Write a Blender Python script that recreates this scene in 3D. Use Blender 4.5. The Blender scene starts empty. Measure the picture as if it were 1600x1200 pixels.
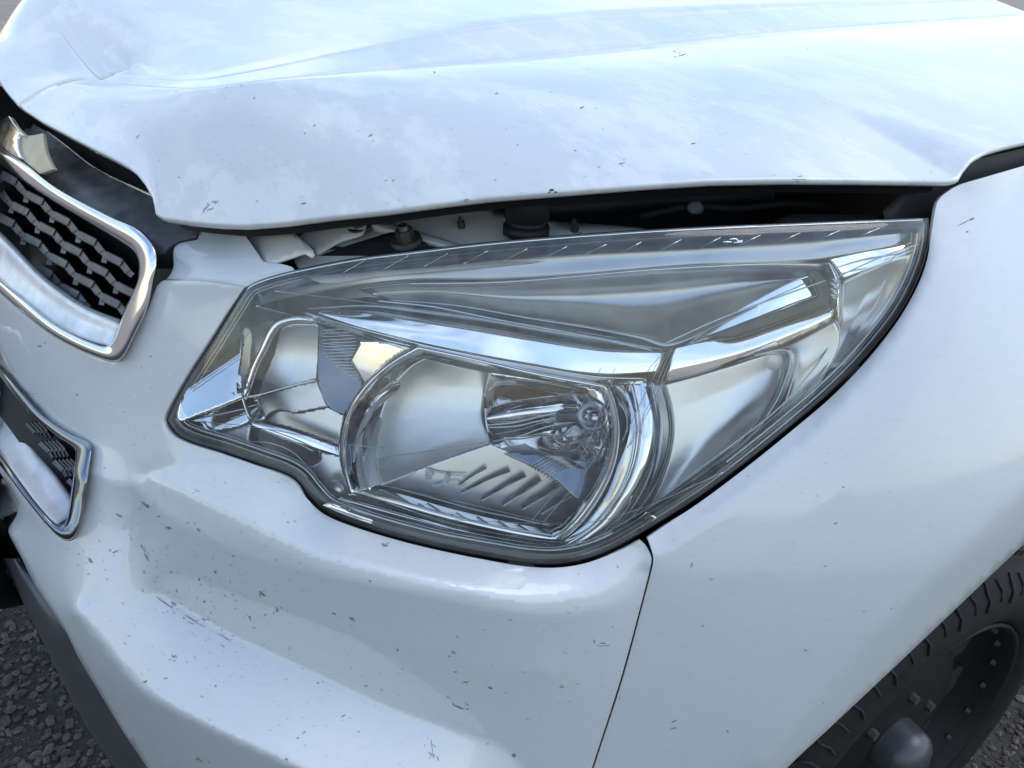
import bpy, math, random
import numpy as np
from mathutils import Vector, Matrix
from mathutils.geometry import delaunay_2d_cdt
from mathutils.bvhtree import BVHTree
R = math.radians
scn = bpy.context.scene
col = scn.collection
random.seed(5)
rng = np.random.default_rng(5)

# ------------------------------------------------------------------ camera
CAM = np.array([1.11, -.08, 1.27])
YAW, PIT, ROL, FPX = R(48.3), R(29.5), R(3.5), 1202.
_fw = np.array([-math.sin(YAW)*math.cos(PIT), math.cos(YAW)*math.cos(PIT), -math.sin(PIT)])
_rt = np.array([math.cos(YAW), math.sin(YAW), 0.])
_up = np.cross(_rt, _fw)
RT = math.cos(ROL)*_rt + math.sin(ROL)*_up
UP = -math.sin(ROL)*_rt + math.cos(ROL)*_up
FW = _fw
cd = bpy.data.cameras.new('camera'); cam = bpy.data.objects.new('camera', cd); col.objects.link(cam)
cam.matrix_world = Matrix(((RT[0], UP[0], -FW[0], CAM[0]), (RT[1], UP[1], -FW[1], CAM[1]), (RT[2], UP[2], -FW[2], CAM[2]), (0, 0, 0, 1)))
cd.sensor_width = 36; cd.lens = 36*FPX/1600; cd.clip_start = .02; cd.clip_end = 2000
scn.camera = cam

# ------------------------------------------------------------------ light
SUN_EL, SUN_AZ = R(58), R(42)            # azimuth measured from +y (rear of the truck) towards +x
sd = Vector((math.sin(SUN_AZ)*math.cos(SUN_EL), math.cos(SUN_AZ)*math.cos(SUN_EL), math.sin(SUN_EL)))
sl = bpy.data.lights.new('sun', 'SUN'); so = bpy.data.objects.new('sun', sl); col.objects.link(so)
sl.energy = .6; sl.angle = R(36); sl.color = (1, .97, .92)
so.rotation_euler = (-sd).to_track_quat('-Z', 'Y').to_euler()
w = bpy.data.worlds.new('World'); scn.world = w; w.use_nodes = True
nt = w.node_tree; nt.nodes.clear()
sky = nt.nodes.new('ShaderNodeTexSky'); sky.sky_type = 'NISHITA'; sky.sun_disc = False
sky.sun_elevation = SUN_EL; sky.sun_rotation = SUN_AZ; sky.air_density = 1.5; sky.dust_density = .7; sky.ozone_density = 1.0
tc = nt.nodes.new('ShaderNodeTexCoord')
sep = nt.nodes.new('ShaderNodeSeparateXYZ'); nt.links.new(tc.outputs['Generated'], sep.inputs[0])
mx = nt.nodes.new('ShaderNodeMath'); mx.operation = 'MAXIMUM'; mx.inputs[1].default_value = 0; nt.links.new(sep.outputs[2], mx.inputs[0])
ad = nt.nodes.new('ShaderNodeMath'); ad.operation = 'ADD'; ad.inputs[1].default_value = .22; nt.links.new(mx.outputs[0], ad.inputs[0])
dv = nt.nodes.new('ShaderNodeVectorMath'); dv.operation = 'DIVIDE'
nt.links.new(tc.outputs['Generated'], dv.inputs[0])
cmb = nt.nodes.new('ShaderNodeCombineXYZ')
for i in range(3): nt.links.new(ad.outputs[0], cmb.inputs[i])
nt.links.new(cmb.outputs[0], dv.inputs[1])
cn = nt.nodes.new('ShaderNodeTexNoise'); cn.inputs['Scale'].default_value = 1.5; cn.inputs['Detail'].default_value = 7; cn.inputs['Roughness'].default_value = .55
nt.links.new(dv.outputs[0], cn.inputs['Vector'])
cr = nt.nodes.new('ShaderNodeValToRGB'); cr.color_ramp.elements[0].position = .46; cr.color_ramp.elements[1].position = .72
cr.color_ramp.elements[1].color = (.85, .85, .85, 1)
nt.links.new(cn.outputs['Fac'], cr.inputs[0])
mixc = nt.nodes.new('ShaderNodeMixRGB'); mixc.inputs[2].default_value = (5.7, 6.3, 7.1, 1)
nt.links.new(cr.outputs[0], mixc.inputs[0]); nt.links.new(sky.outputs[0], mixc.inputs[1])
bg = nt.nodes.new('ShaderNodeBackground'); bg.inputs[1].default_value = .15
wo = nt.nodes.new('ShaderNodeOutputWorld')
nt.links.new(mixc.outputs[0], bg.inputs[0]); nt.links.new(bg.outputs[0], wo.inputs[0])
scn.view_settings.view_transform = 'Standard'; scn.view_settings.look = 'None'
scn.view_settings.exposure = .78; scn.view_settings.gamma = 1
scn.cycles.max_bounces = 12; scn.cycles.transparent_max_bounces = 24; scn.cycles.glossy_bounces = 8

# ------------------------------------------------------------------ materials
def newmat(name):
    m = bpy.data.materials.new(name); m.use_nodes = True
    return m, m.node_tree, m.node_tree.nodes['Principled BSDF']
def noise(t, scale, detail=4, rough=.5, co=None, stretch=None):
    n = t.nodes.new('ShaderNodeTexNoise'); n.inputs['Scale'].default_value = scale; n.inputs['Detail'].default_value = detail; n.inputs['Roughness'].default_value = rough
    c = t.nodes.new('ShaderNodeTexCoord')
    if stretch:
        mp = t.nodes.new('ShaderNodeMapping'); mp.inputs['Scale'].default_value = stretch
        t.links.new(c.outputs['Object'], mp.inputs[0]); t.links.new(mp.outputs[0], n.inputs['Vector'])
    else: t.links.new(c.outputs['Object'], n.inputs['Vector'])
    return n
def ramp(t, src, a, b, ca=(0, 0, 0, 1), cb=(1, 1, 1, 1)):
    r = t.nodes.new('ShaderNodeValToRGB'); r.color_ramp.elements[0].position = a; r.color_ramp.elements[1].position = b
    r.color_ramp.elements[0].color = ca; r.color_ramp.elements[1].color = cb
    t.links.new(src, r.inputs[0]); return r
def mixrgb(t, fac, a, b):
    m = t.nodes.new('ShaderNodeMixRGB')
    if hasattr(fac, 'links') or hasattr(fac, 'is_output'): t.links.new(fac, m.inputs[0])
    else: m.inputs[0].default_value = fac
    for i, v in ((1, a), (2, b)):
        if isinstance(v, tuple): m.inputs[i].default_value = (*v, 1)
        else: t.links.new(v, m.inputs[i])
    return m
def simple(name, base, metal=0, rough=.5, coat=0, bump=0, bscale=200, spec=.5, var=0, vscale=30, rvar=0):
    m, t, b = newmat(name)
    b.inputs['Base Color'].default_value = (*base, 1); b.inputs['Metallic'].default_value = metal
    b.inputs['Roughness'].default_value = rough; b.inputs['Coat Weight'].default_value = coat
    b.inputs['Specular IOR Level'].default_value = spec
    if bump:
        n = noise(t, bscale); bp = t.nodes.new('ShaderNodeBump'); bp.inputs['Strength'].default_value = bump; bp.inputs['Distance'].default_value = .001
        t.links.new(n.outputs['Fac'], bp.inputs['Height']); t.links.new(bp.outputs[0], b.inputs['Normal'])
    if var:
        n = noise(t, vscale, 6, .6); r = ramp(t, n.outputs['Fac'], .35, .7)
        mm = mixrgb(t, r.outputs[0], base, tuple(min(1, c+var) for c in base)); t.links.new(mm.outputs[0], b.inputs['Base Color'])
    if rvar:
        n = noise(t, vscale*1.7, 5, .6); r = ramp(t, n.outputs['Fac'], .3, .75, (rough,)*3+(1,), (min(1, rough+rvar),)*3+(1,))
        t.links.new(r.outputs[0], b.inputs['Roughness'])
    return m
def paint(name, dusty=False):
    m, t, b = newmat(name)
    fine = noise(t, 420, 3, .7); f2 = ramp(t, fine.outputs['Fac'], .70, .76)
    big = noise(t, 14, 5, .6); b2 = ramp(t, big.outputs['Fac'], .45, .75)
    mul = t.nodes.new('ShaderNodeMath'); mul.operation = 'MULTIPLY'; t.links.new(f2.outputs[0], mul.inputs[0]); t.links.new(b2.outputs[0], mul.inputs[1])
    smear = noise(t, 60, 6, .75, stretch=(1, 1, 5)); s2 = ramp(t, smear.outputs['Fac'], .50, .78, (0, 0, 0, 1), (.38, .38, .38, 1))
    c1 = mixrgb(t, s2.outputs[0], (.525, .55, .575), (.42, .42, .41))
    c2 = mixrgb(t, mul.outputs[0], c1.outputs[0], (.25, .24, .22))
    t.links.new(c2.outputs[0], b.inputs['Base Color'])
    pn = noise(t, 300, 2, .5); pb = t.nodes.new('ShaderNodeBump'); pb.inputs['Strength'].default_value = .035; pb.inputs['Distance'].default_value = .001; t.links.new(pn.outputs['Fac'], pb.inputs['Height']); t.links.new(pb.outputs[0], b.inputs['Coat Normal'])
    b.inputs['Roughness'].default_value = .5; b.inputs['Coat Weight'].default_value = 1.0; b.inputs['Coat IOR'].default_value = 1.5
    if dusty:
        dp = noise(t, 7, 9, .68, stretch=(1, 1.8, 1)); dpr = ramp(t, dp.outputs['Fac'], .50, .56, (0, 0, 0, 1), (.55, .55, .55, 1)); c3 = mixrgb(t, dpr.outputs[0], c2.outputs[0], (.66, .67, .67)); t.links.new(c3.outputs[0], b.inputs['Base Color'])
        d = noise(t, 9, 8, .65, stretch=(1, 2.2, 1)); dr = ramp(t, d.outputs['Fac'], .45, .62, (.03,)*3+(1,), (.2,)*3+(1,))
        t.links.new(dr.outputs[0], b.inputs['Coat Roughness'])
    else:
        d = noise(t, 25, 6, .6); dr = ramp(t, d.outputs['Fac'], .4, .7, (.03,)*3+(1,), (.12,)*3+(1,))
        t.links.new(dr.outputs[0], b.inputs['Coat Roughness'])
    return m
M = {}
M['paint'] = paint('white_paint'); M['hood'] = paint('dusty_white_paint', True)
M['paint_in'] = simple('shade_toned_white_paint', (.55, .54, .50), 0, .5, var=.1)  # white body paint with the gap's shade put into its tone
M['black'] = simple('black_plastic', (.012, .012, .014), 0, .6)
M['bay'] = simple('recess_shade_black', (.01, .01, .012), 0, .8)  # near-black that stands for shade in the bay and behind openings
M['gray'] = simple('dusty_grey_plastic', (.035, .037, .042), 0, .42, var=.10, vscale=26, rvar=.25)
M['grille'] = simple('grille_plastic', (.10, .10, .105), 0, .5, var=.08, vscale=60, bump=.1, bscale=900)
M['chrome'] = simple('chrome', (.86, .87, .89), 1, .06)
M['dchrome'] = simple('dirty_chrome', (.80, .81, .83), 1, .08, var=.03, vscale=30, rvar=.08)
M['satin'] = simple('satin_reflector', (.90, .89, .87), 1, .42)
M['dusty'] = simple('dust_streaked_chrome', (.66, .68, .70), .35, .30, var=.22, vscale=45, rvar=.3)
M['dusty2'] = simple('pale_dusty_bar', (.66, .69, .72), .08, .38, var=.12, vscale=60)
M['slot'] = simple('matt_dark_slot', (.035, .04, .05), 0, .35)
M['satin2'] = simple('grey_satin_reflector', (.72, .73, .75), 1, .34)
M['bezel'] = simple('smoked_bezel', (.46, .46, .46), 1, .30)
M['dbezel'] = simple('dark_bezel', (.22, .25, .29), 1, .12)
M['seal'] = simple('grey_lens_seal', (.085, .09, .095), 0, .25, coat=.4)
M['bulb'] = simple('bulb_metal', (.6, .62, .66), 1, .12)
M['tub'] = simple('metallised_tub', (.42, .43, .45), 1, .35)
M['line'] = simple('clear_ridge', (.80, .86, .90), .3, .12)
M['gold'] = simple('cream_emblem', (.46, .39, .29), .2, .5, var=.1)
M['lip'] = simple('silver_grey_lip', (.10, .105, .115), .6, .36, rvar=.15)
M['rubber'] = simple('tyre_rubber', (.007, .007, .0074), 0, .75, spec=.25, var=.007, vscale=40, bump=.15, bscale=400)
M['rim'] = simple('black_steel_rim', (.008, .008, .009), 0, .55, spec=.25)
M['hub'] = simple('grey_hub_cap', (.028, .032, .042), 0, .36, var=.03, vscale=20)
M['nut'] = simple('grimy_nut', (.055, .05, .045), .3, .6)
M['bolt'] = simple('oiled_bolt', (.12, .12, .10), .8, .4)
M['chip'] = simple('paint_chip', (.12, .12, .125), 0, .6, var=.22, vscale=22)
M['rust'] = simple('rust_chip', (.12, .035, .02), 0, .8)
M['scuff'] = simple('pale_scuff', (.36, .36, .36), 0, .6)
def glassmat(name, tint, refl=1.0, haze=0.0):
    m = bpy.data.materials.new(name); m.use_nodes = True; t = m.node_tree; t.nodes.clear()
    o = t.nodes.new('ShaderNodeOutputMaterial'); tr = t.nodes.new('ShaderNodeBsdfTransparent'); tr.inputs[0].default_value = (*tint, 1)
    gl = t.nodes.new('ShaderNodeBsdfGlossy'); gl.inputs['Roughness'].default_value = .03
    fr = t.nodes.new('ShaderNodeFresnel'); fr.inputs[0].default_value = 1.5
    mu = t.nodes.new('ShaderNodeMath'); mu.operation = 'MULTIPLY'; mu.inputs[1].default_value = refl; t.links.new(fr.outputs[0], mu.inputs[0])
    mixs = t.nodes.new('ShaderNodeMixShader'); t.links.new(mu.outputs[0], mixs.inputs[0]); t.links.new(tr.outputs[0], mixs.inputs[1]); t.links.new(gl.outputs[0], mixs.inputs[2])
    df = t.nodes.new('ShaderNodeBsdfDiffuse'); df.inputs[0].default_value = (.75, .78, .8, 1)
    m2 = t.nodes.new('ShaderNodeMixShader'); m2.inputs[0].default_value = haze
    if haze:
        n = noise(t, 35, 6, .7); r = ramp(t, n.outputs['Fac'], .4, .8, (haze*.4,)*3+(1,), (haze*1.6,)*3+(1,)); t.links.new(r.outputs[0], m2.inputs[0])
    t.links.new(mixs.outputs[0], m2.inputs[1]); t.links.new(df.outputs[0], m2.inputs[2])
    t.links.new(m2.outputs[0], o.inputs[0]); return m
M['etch'] = glassmat('fine_moulded_line', (.8, .84, .86), 2.0, .22)
M['lens'] = glassmat('hazed_polycarbonate', (.96, .98, .99), 1.2, .085)  # white haze mixed in to brighten the lamp behind
M['skirt'] = glassmat('clear_skirt', (.62, .66, .68), 2.0, .05)

# ------------------------------------------------------------------ body shell the panels are measured on
def F(x, y, z, off):
    t = np.maximum(z-.78, 0); W = .935-.55*t*t+off
    D = 1.1-.28*t-.25*t*t+off
    return (np.abs(x)/W)**2.5 + (np.maximum(1.1-y, 0)/D)**2.5 - 1
def rays(px, py):
    px = np.asarray(px, float); py = np.asarray(py, float)
    return FW + RT*((px-800)/FPX)[..., None] - UP*((py-600)/FPX)[..., None]
TS = np.concatenate([np.arange(.35, 1.5, .012), np.arange(1.5, 3.2, .04)])
def hitv(px, py, off):
    px = np.atleast_1d(np.asarray(px, float)); py = np.atleast_1d(np.asarray(py, float)); off = np.broadcast_to(np.asarray(off, float), px.shape)
    d = rays(px, py)
    P = CAM + d[:, None, :]*TS[None, :, None]
    V = F(P[..., 0], P[..., 1], P[..., 2], off[:, None])
    ok = (V[:, :-1] > 0) & (V[:, 1:] <= 0); has = ok.any(1); i = np.where(has, ok.argmax(1), V.argmin(1).clip(0, len(TS)-2))
    a = TS[i].copy(); b = TS[i+1].copy(); a0 = a.copy()
    for _ in range(26):
        m = (a+b)/2; Q = CAM + d*m[:, None]; v = F(Q[:, 0], Q[:, 1], Q[:, 2], off) > 0
        a = np.where(v, m, a); b = np.where(v, b, m)
    t = np.where(has, a, a0)
    return CAM + d*t[:, None]
def hitz(px, py, z):
    d = rays(px, py); return CAM + d*((z-CAM[2])/d[..., 2])[..., None]
def project(X):
    d = np.asarray(X)-CAM; z = d@FW; return 800+FPX*(d@RT)/z, 600-FPX*(d@UP)/z

# ------------------------------------------------------------------ building helpers
def tag(o, label=None, cat=None, group=None, kind=None):
    for k, v in (('label', label), ('category', cat), ('group', group), ('kind', kind)):
        if v: o[k] = v
    return o
def empty(name, loc=(0, 0, 0), parent=None):
    o = bpy.data.objects.new(name, None); o.location = loc; o.empty_display_size = .1; col.objects.link(o)
    if parent: o.parent = parent
    return o
def meshobj(name, V, Fc, mat, parent=None, smooth=True, label=None, kind=None):
    me = bpy.data.meshes.new(name); me.from_pydata([tuple(map(float, v)) for v in V], [], [tuple(int(i) for i in f) for f in Fc]); me.update()
    if smooth: me.polygons.foreach_set('use_smooth', [True]*len(me.polygons))
    if mat: me.materials.append(mat)
    o = bpy.data.objects.new(name, me); col.objects.link(o)
    if parent: o.parent = parent
    if label: o['label'] = label
    if kind: o['kind'] = kind
    return o
def face_camera(V, Fc):
    V = np.asarray(V); Fa = np.asarray([f[:3] for f in Fc])
    n = np.cross(V[Fa[:, 1]]-V[Fa[:, 0]], V[Fa[:, 2]]-V[Fa[:, 0]]); c = V[Fa].mean(1)
    if (n*(CAM-c)).sum() < 0: Fc = [tuple(reversed(f)) for f in Fc]
    return Fc
def trim(V, Fc, name=''):
    """end the panels at one clean line past the middle of the nose, out of sight"""
    lim = dict(front_bumper=-.12, chrome_frame=-.2, lower_bar=-.14, lower_lip=-.15, intake_top=-.15, intake_face=-.2, grille_top_cover=-.26, bay_shade_sheet=-.40, badge_border=-.24).get(name)
    if lim is None: return Fc
    V = np.asarray(V); return [f for f in Fc if V[list(f), 0].min() > lim]
def thicken(o, th, bev=0.0):
    s = o.modifiers.new('thickness', 'SOLIDIFY'); s.thickness = th; s.offset = -1
    if bev:
        b = o.modifiers.new('edge', 'BEVEL'); b.width = bev; b.segments = 2; b.limit_method = 'ANGLE'; b.angle_limit = R(50)
    return o
def crv(pts, closed=False, step=8.):
    """Catmull-Rom through pixel points (x, y[, corner]) sampled about every step pixels; third value true = corner."""
    P = [np.array(p[:2], float) for p in pts]; C = [len(p) > 2 and bool(p[2]) for p in pts]; n = len(P); out = []
    for i in range(n if closed else n-1):
        p1, p2 = P[i], P[(i+1) % n]
        p0 = P[i-1] if (closed or i > 0) else 2*p1-p2
        p3 = P[(i+2) % n] if (closed or i+2 < n) else 2*p2-p1
        if C[i]: p0 = 2*p1-p2
        if C[(i+1) % n]: p3 = 2*p2-p1
        L = np.hypot(*(p2-p1)); k = max(1, int(round(L/step)))
        m1 = (p2-p0)/2; m2 = (p3-p1)/2
        for q, m in ((0, m1), (1, m2)):
            l = np.hypot(*m)
            if l > 1.1*L: m *= 1.1*L/l
        for j in range(k):
            t = j/k; t2, t3 = t*t, t*t*t
            out.append((2*t3-3*t2+1)*p1+(t3-2*t2+t)*m1+(-2*t3+3*t2)*p2+(t3-t2)*m2)
    if not closed: out.append(P[-1])
    return np.array(out)
def inpoly(pts, poly):
    x, y = pts[:, 0][:, None], pts[:, 1][:, None]; a = poly; b = np.roll(poly, -1, 0)
    c = ((a[:, 1] > y) != (b[:, 1] > y)) & (x < (b[:, 0]-a[:, 0])*(y-a[:, 1])/np.where(b[:, 1]-a[:, 1] == 0, 1e-9, b[:, 1]-a[:, 1])+a[:, 0])
    return c.sum(1) % 2 == 1
def segdist(pts, poly, closed=True):
    a = poly if closed else poly[:-1]; b = np.roll(poly, -1, 0) if closed else poly[1:]
    out = np.full(len(pts), 1e9)
    for s in range(0, len(pts), 2000):
        p = pts[s:s+2000][:, None, :]; ab = b-a; t = np.clip(((p-a)*ab).sum(2)/np.maximum((ab*ab).sum(1), 1e-9), 0, 1)
        q = a+ab*t[..., None]; out[s:s+2000] = np.sqrt(((p-q)**2).sum(2).min(1))
    return out
def inset(poly, d):
    """closed polyline moved inwards by d pixels (negative: outwards)"""
    t = np.roll(poly, -2, 0)-np.roll(poly, 2, 0); t /= np.maximum(np.hypot(t[:, 0], t[:, 1]), 1e-6)[:, None]
    n = np.stack([-t[:, 1], t[:, 0]], 1)
    area = (poly[:, 0]*np.roll(poly[:, 1], -1)-np.roll(poly[:, 0], -1)*poly[:, 1]).sum()
    return poly+n*d*(1 if area > 0 else -1)
def cdt(outl, holes=(), step=10., lines=()):
    ring = [outl]+list(holes); pts = []; edges = []
    for r in ring:
        s = len(pts); pts += [tuple(p) for p in r]; edges += [(s+i, s+(i+1) % len(r)) for i in range(len(r))]
    for l in lines:
        s = len(pts); pts += [tuple(p) for p in l]; edges += [(s+i, s+i+1) for i in range(len(l)-1)]
    mn, mxx = outl.min(0), outl.max(0); h = step*.866; g = []
    for j in range(int((mxx[1]-mn[1])/h)+1):
        x = np.arange(mn[0]+(step/2 if j % 2 else 0), mxx[0], step); g.append(np.stack([x, np.full(len(x), mn[1]+j*h)], 1))
    g = np.concatenate(g) if g else np.zeros((0, 2))
    keep = inpoly(g, outl) & (segdist(g, outl) > step*.55)
    for hh in holes: keep &= ~inpoly(g, hh) & (segdist(g, hh) > step*.55)
    for l in lines: keep &= segdist(g, l, False) > step*.55
    pts += [tuple(p) for p in g[keep]]
    v, _, f, *_ = delaunay_2d_cdt([Vector(p) for p in pts], edges, [], 0, 1e-5)
    v = np.array([tuple(p) for p in v]); f = np.array([tuple(t) for t in f if len(t) == 3]); c = v[f].mean(1)
    k = inpoly(c, outl)
    for hh in holes: k &= ~inpoly(c, hh)
    return v, f[k]
def field(anchors, blur=2, h=10., lo=(-260, -120), hi=(1960, 1380)):
    """offset over the panel: stretched like cloth between traced feature lines"""
    nx, ny = int((hi[0]-lo[0])/h)+1, int((hi[1]-lo[1])/h)+1; u = None
    samp = []
    for l in anchors:
        l = np.array(l, float)
        if len(l) == 1: samp.append(l); continue
        for a, b in zip(l[:-1], l[1:]):
            k = max(2, int(np.hypot(*(b-a)[:2])/(h*.5))); t = np.linspace(0, 1, k)[:, None]; samp.append(a+(b-a)*t)
    S = np.concatenate(samp)
    for lev in (8, 4, 2, 1):
        hh = h*lev; mx_, my_ = int((nx-1)/lev)+2, int((ny-1)/lev)+2
        s = np.zeros((my_, mx_)); c = np.zeros((my_, mx_))
        ix = np.clip(np.round((S[:, 0]-lo[0])/hh).astype(int), 0, mx_-1); iy = np.clip(np.round((S[:, 1]-lo[1])/hh).astype(int), 0, my_-1)
        np.add.at(s, (iy, ix), S[:, 2]); np.add.at(c, (iy, ix), 1); m = c > 0
        if u is None: u = np.full((my_, mx_), S[:, 2].mean())
        else:
            yy = np.clip(np.arange(my_)/2, 0, u.shape[0]-1.001); xx = np.clip(np.arange(mx_)/2, 0, u.shape[1]-1.001)
            y0, x0 = yy.astype(int), xx.astype(int); fy, fx = (yy-y0)[:, None], (xx-x0)[None]
            u = u[y0][:, x0]*(1-fy)*(1-fx)+u[y0+1][:, x0]*fy*(1-fx)+u[y0][:, x0+1]*(1-fy)*fx+u[y0+1][:, x0+1]*fy*fx
        for _ in range(160):
            u[m] = s[m]/c[m]; p = np.pad(u, 1, mode='edge'); u = (p[:-2, 1:-1]+p[2:, 1:-1]+p[1:-1, :-2]+p[1:-1, 2:])/4
        u[m] = s[m]/c[m]
    for _ in range(blur):
        p = np.pad(u, 1, mode='edge'); u = (p[:-2, 1:-1]+p[2:, 1:-1]+p[1:-1, :-2]+p[1:-1, 2:]+2*p[1:-1, 1:-1])/6
    def f(x, y):
        xx = np.clip((x-lo[0])/h, 0, u.shape[1]-1.001); yy = np.clip((y-lo[1])/h, 0, u.shape[0]-1.001); x0, y0 = xx.astype(int), yy.astype(int); fx, fy = xx-x0, yy-y0
        return u[y0, x0]*(1-fx)*(1-fy)+u[y0, x0+1]*fx*(1-fy)+u[y0+1, x0]*(1-fx)*fy+u[y0+1, x0+1]*fx*fy
    return f
def tilt(o, ax, ay, cx, cy, bulge=0, rad=100):
    return lambda x, y: o+ax*(x-cx)+ay*(y-cy)+bulge*np.maximum(0, 1-((x-cx)**2+(y-cy)**2)/rad**2)
def refl_el(V, Fc):
    """mean elevation in which a mirror of this shape would show the camera its surroundings"""
    V = np.asarray(V); Fa = np.asarray([f[:3] for f in Fc]); n = np.cross(V[Fa[:, 1]]-V[Fa[:, 0]], V[Fa[:, 2]]-V[Fa[:, 0]]).sum(0); n /= np.linalg.norm(n)
    v = CAM-V.mean(0); v /= np.linalg.norm(v); n = n if n@v > 0 else -n
    q = 2*(n@v)*n-v; return math.degrees(math.atan2(q[2], q@np.array([n[0], n[1], 0])/max(math.hypot(n[0], n[1]), 1e-6)))
def aimed(build, aim):
    """lean the piece back until it mirrors the sky at the given elevation"""
    if aim is None: return 0.
    k0, k1 = 0., .00005; e0, e1 = refl_el(*build(k0))-aim, refl_el(*build(k1))-aim
    for _ in range(7):
        if abs(e1-e0) < 1e-6: break
        k2 = k1-e1*(k1-k0)/(e1-e0); k2 = min(.0012, max(-.0012, k2)); k0, e0 = k1, e1; k1 = k2; e1 = refl_el(*build(k1))-aim
        if abs(e1) < .5: break
    return k1
def patch(name, outl, off, mat, parent, step=9., holes=(), thick=.0015, bev=0, curve=True, label=None, lines=(), aim=None):
    o = crv(outl, True, step) if curve else np.asarray(outl, float)
    hs = [crv(h, True, step) if curve else np.asarray(h, float) for h in holes]
    v, f = cdt(o, hs, step, lines)
    ov = off(v[:, 0], v[:, 1]) if callable(off) else np.full(len(v), float(off)); cy = v[:, 1].mean()
    build = lambda k: (hitv(v[:, 0], v[:, 1], ov+k*(v[:, 1]-cy)), f)
    V = build(aimed(build, aim))[0]; f = face_camera(V, trim(V, f, name))
    ob = meshobj(name, V, f, mat, parent, label=label)
    if thick: thicken(ob, thick, bev)
    return ob
def resample(P, n):
    P = np.asarray(P, float); d = np.concatenate([[0], np.cumsum(np.sqrt((np.diff(P[:, :2], axis=0)**2).sum(1)))]); t = np.linspace(0, d[-1], n)
    return np.stack([np.interp(t, d, P[:, k]) for k in range(P.shape[1])], 1)
def crow(row, step=4):
    """smooth row of (px, py, off)"""
    xy = crv([r[:2] for r in row], False, step); r = np.array([r[:3] for r in row], float)
    d = np.concatenate([[0], np.cumsum(np.hypot(*np.diff(r[:, :2], axis=0).T))]); e = np.concatenate([[0], np.cumsum(np.hypot(*np.diff(xy, axis=0).T))])
    return np.column_stack([xy, np.interp(e*d[-1]/e[-1], d, r[:, 2])])
def gridfaces(nr, nc, closed=False):
    f = []
    for i in range(nr-1):
        for j in range(nc if closed else nc-1):
            k = (j+1) % nc; f.append((i*nc+j, i*nc+k, (i+1)*nc+k, (i+1)*nc+j))
    return f
def crm(rows, sub):
    """Catmull-Rom between rows (arrays of equal shape)"""
    n = len(rows); out = []
    for i in range(n-1):
        p1, p2 = rows[i], rows[i+1]; p0 = rows[i-1] if i else 2*p1-p2; p3 = rows[i+2] if i+2 < n else 2*p2-p1
        for k in range(sub):
            t = k/sub; out.append(.5*(2*p1+(p2-p0)*t+(2*p0-5*p1+4*p2-p3)*t*t+(3*p1-p0-3*p2+p3)*t**3))
    out.append(rows[-1]); return out
def loft(name, rows, mat, parent, n=48, sub=4, smoothrows=True, thick=.0015, bev=0, smooth=True, label=None, aim=None):
    rr = [resample(crow(r), n) for r in rows]
    if smoothrows: rr = crm(rr, sub)
    A_ = np.concatenate(rr); cy = A_[:, 1].mean(); gf = gridfaces(len(rr), n); build = lambda k: (hitv(A_[:, 0], A_[:, 1], A_[:, 2]+k*(A_[:, 1]-cy)), gf)
    V = build(aimed(build, aim))[0]
    ob = meshobj(name, V, face_camera(V, trim(V, gridfaces(len(rr), n), name)), mat, parent, smooth, label)
    if thick: thicken(ob, thick, bev)
    return ob
def tube3(P, r, nseg=6):
    P = np.asarray(P, float); n = len(P); T = np.gradient(P, axis=0); T /= np.linalg.norm(T, axis=1)[:, None]
    V = []; r = np.broadcast_to(r, (n,))
    for i in range(n):
        a = np.cross(T[i], (0, 0, 1.)); a /= max(np.linalg.norm(a), 1e-6); b = np.cross(T[i], a)
        for k in range(nseg):
            t = 2*math.pi*k/nseg; V.append(P[i]+r[i]*(math.cos(t)*a+math.sin(t)*b))
    f = [tuple(reversed(q)) for q in gridfaces(n, nseg, True)]
    f.append(tuple(range(nseg))); f.append(tuple(reversed(range((n-1)*nseg, n*nseg))))
    return V, f
def merge(parts):
    V = []; Fc = []
    for v, f in parts:
        s = len(V); V += list(v); Fc += [tuple(i+s for i in q) for q in f]
    return V, Fc
def tubes(name, lines, r, mat, parent, step=6, kind=None, label=None):
    out = []
    for l in lines:
        q = crow(l, step) if len(l) > 2 else resample(np.array(l, float), max(3, int(np.hypot(l[1][0]-l[0][0], l[1][1]-l[0][1])/10)))
        out.append(tube3(hitv(q[:, 0], q[:, 1], q[:, 2]), r))
    V, f = merge(out); return meshobj(name, V, f, mat, parent, kind=kind, label=label)
def bar(path, hw, o1, o2, taper=.75):
    """chamfered bar along a pixel path: half width hw px, front at offset o1, back at o2"""
    p = np.array(path, float); t = np.gradient(p, axis=0); t /= np.maximum(np.hypot(*t.T), 1e-6)[:, None]; nrm = np.stack([-t[:, 1], t[:, 0]], 1)
    prof = [(-1, o2), (-1, o1-.004), (-taper, o1), (taper, o1), (1, o1-.004), (1, o2)]; V = []
    for i in range(len(p)):
        q = np.array([p[i]+nrm[i]*hw*a for a, _ in prof]); V.append(hitv(q[:, 0], q[:, 1], np.array([o for _, o in prof])))
    m = len(prof); V = np.concatenate(V); f = gridfaces(len(p), m, True); f += [tuple(range(m)), tuple(reversed(range((len(p)-1)*m, len(p)*m)))]
    return V, f

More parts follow.
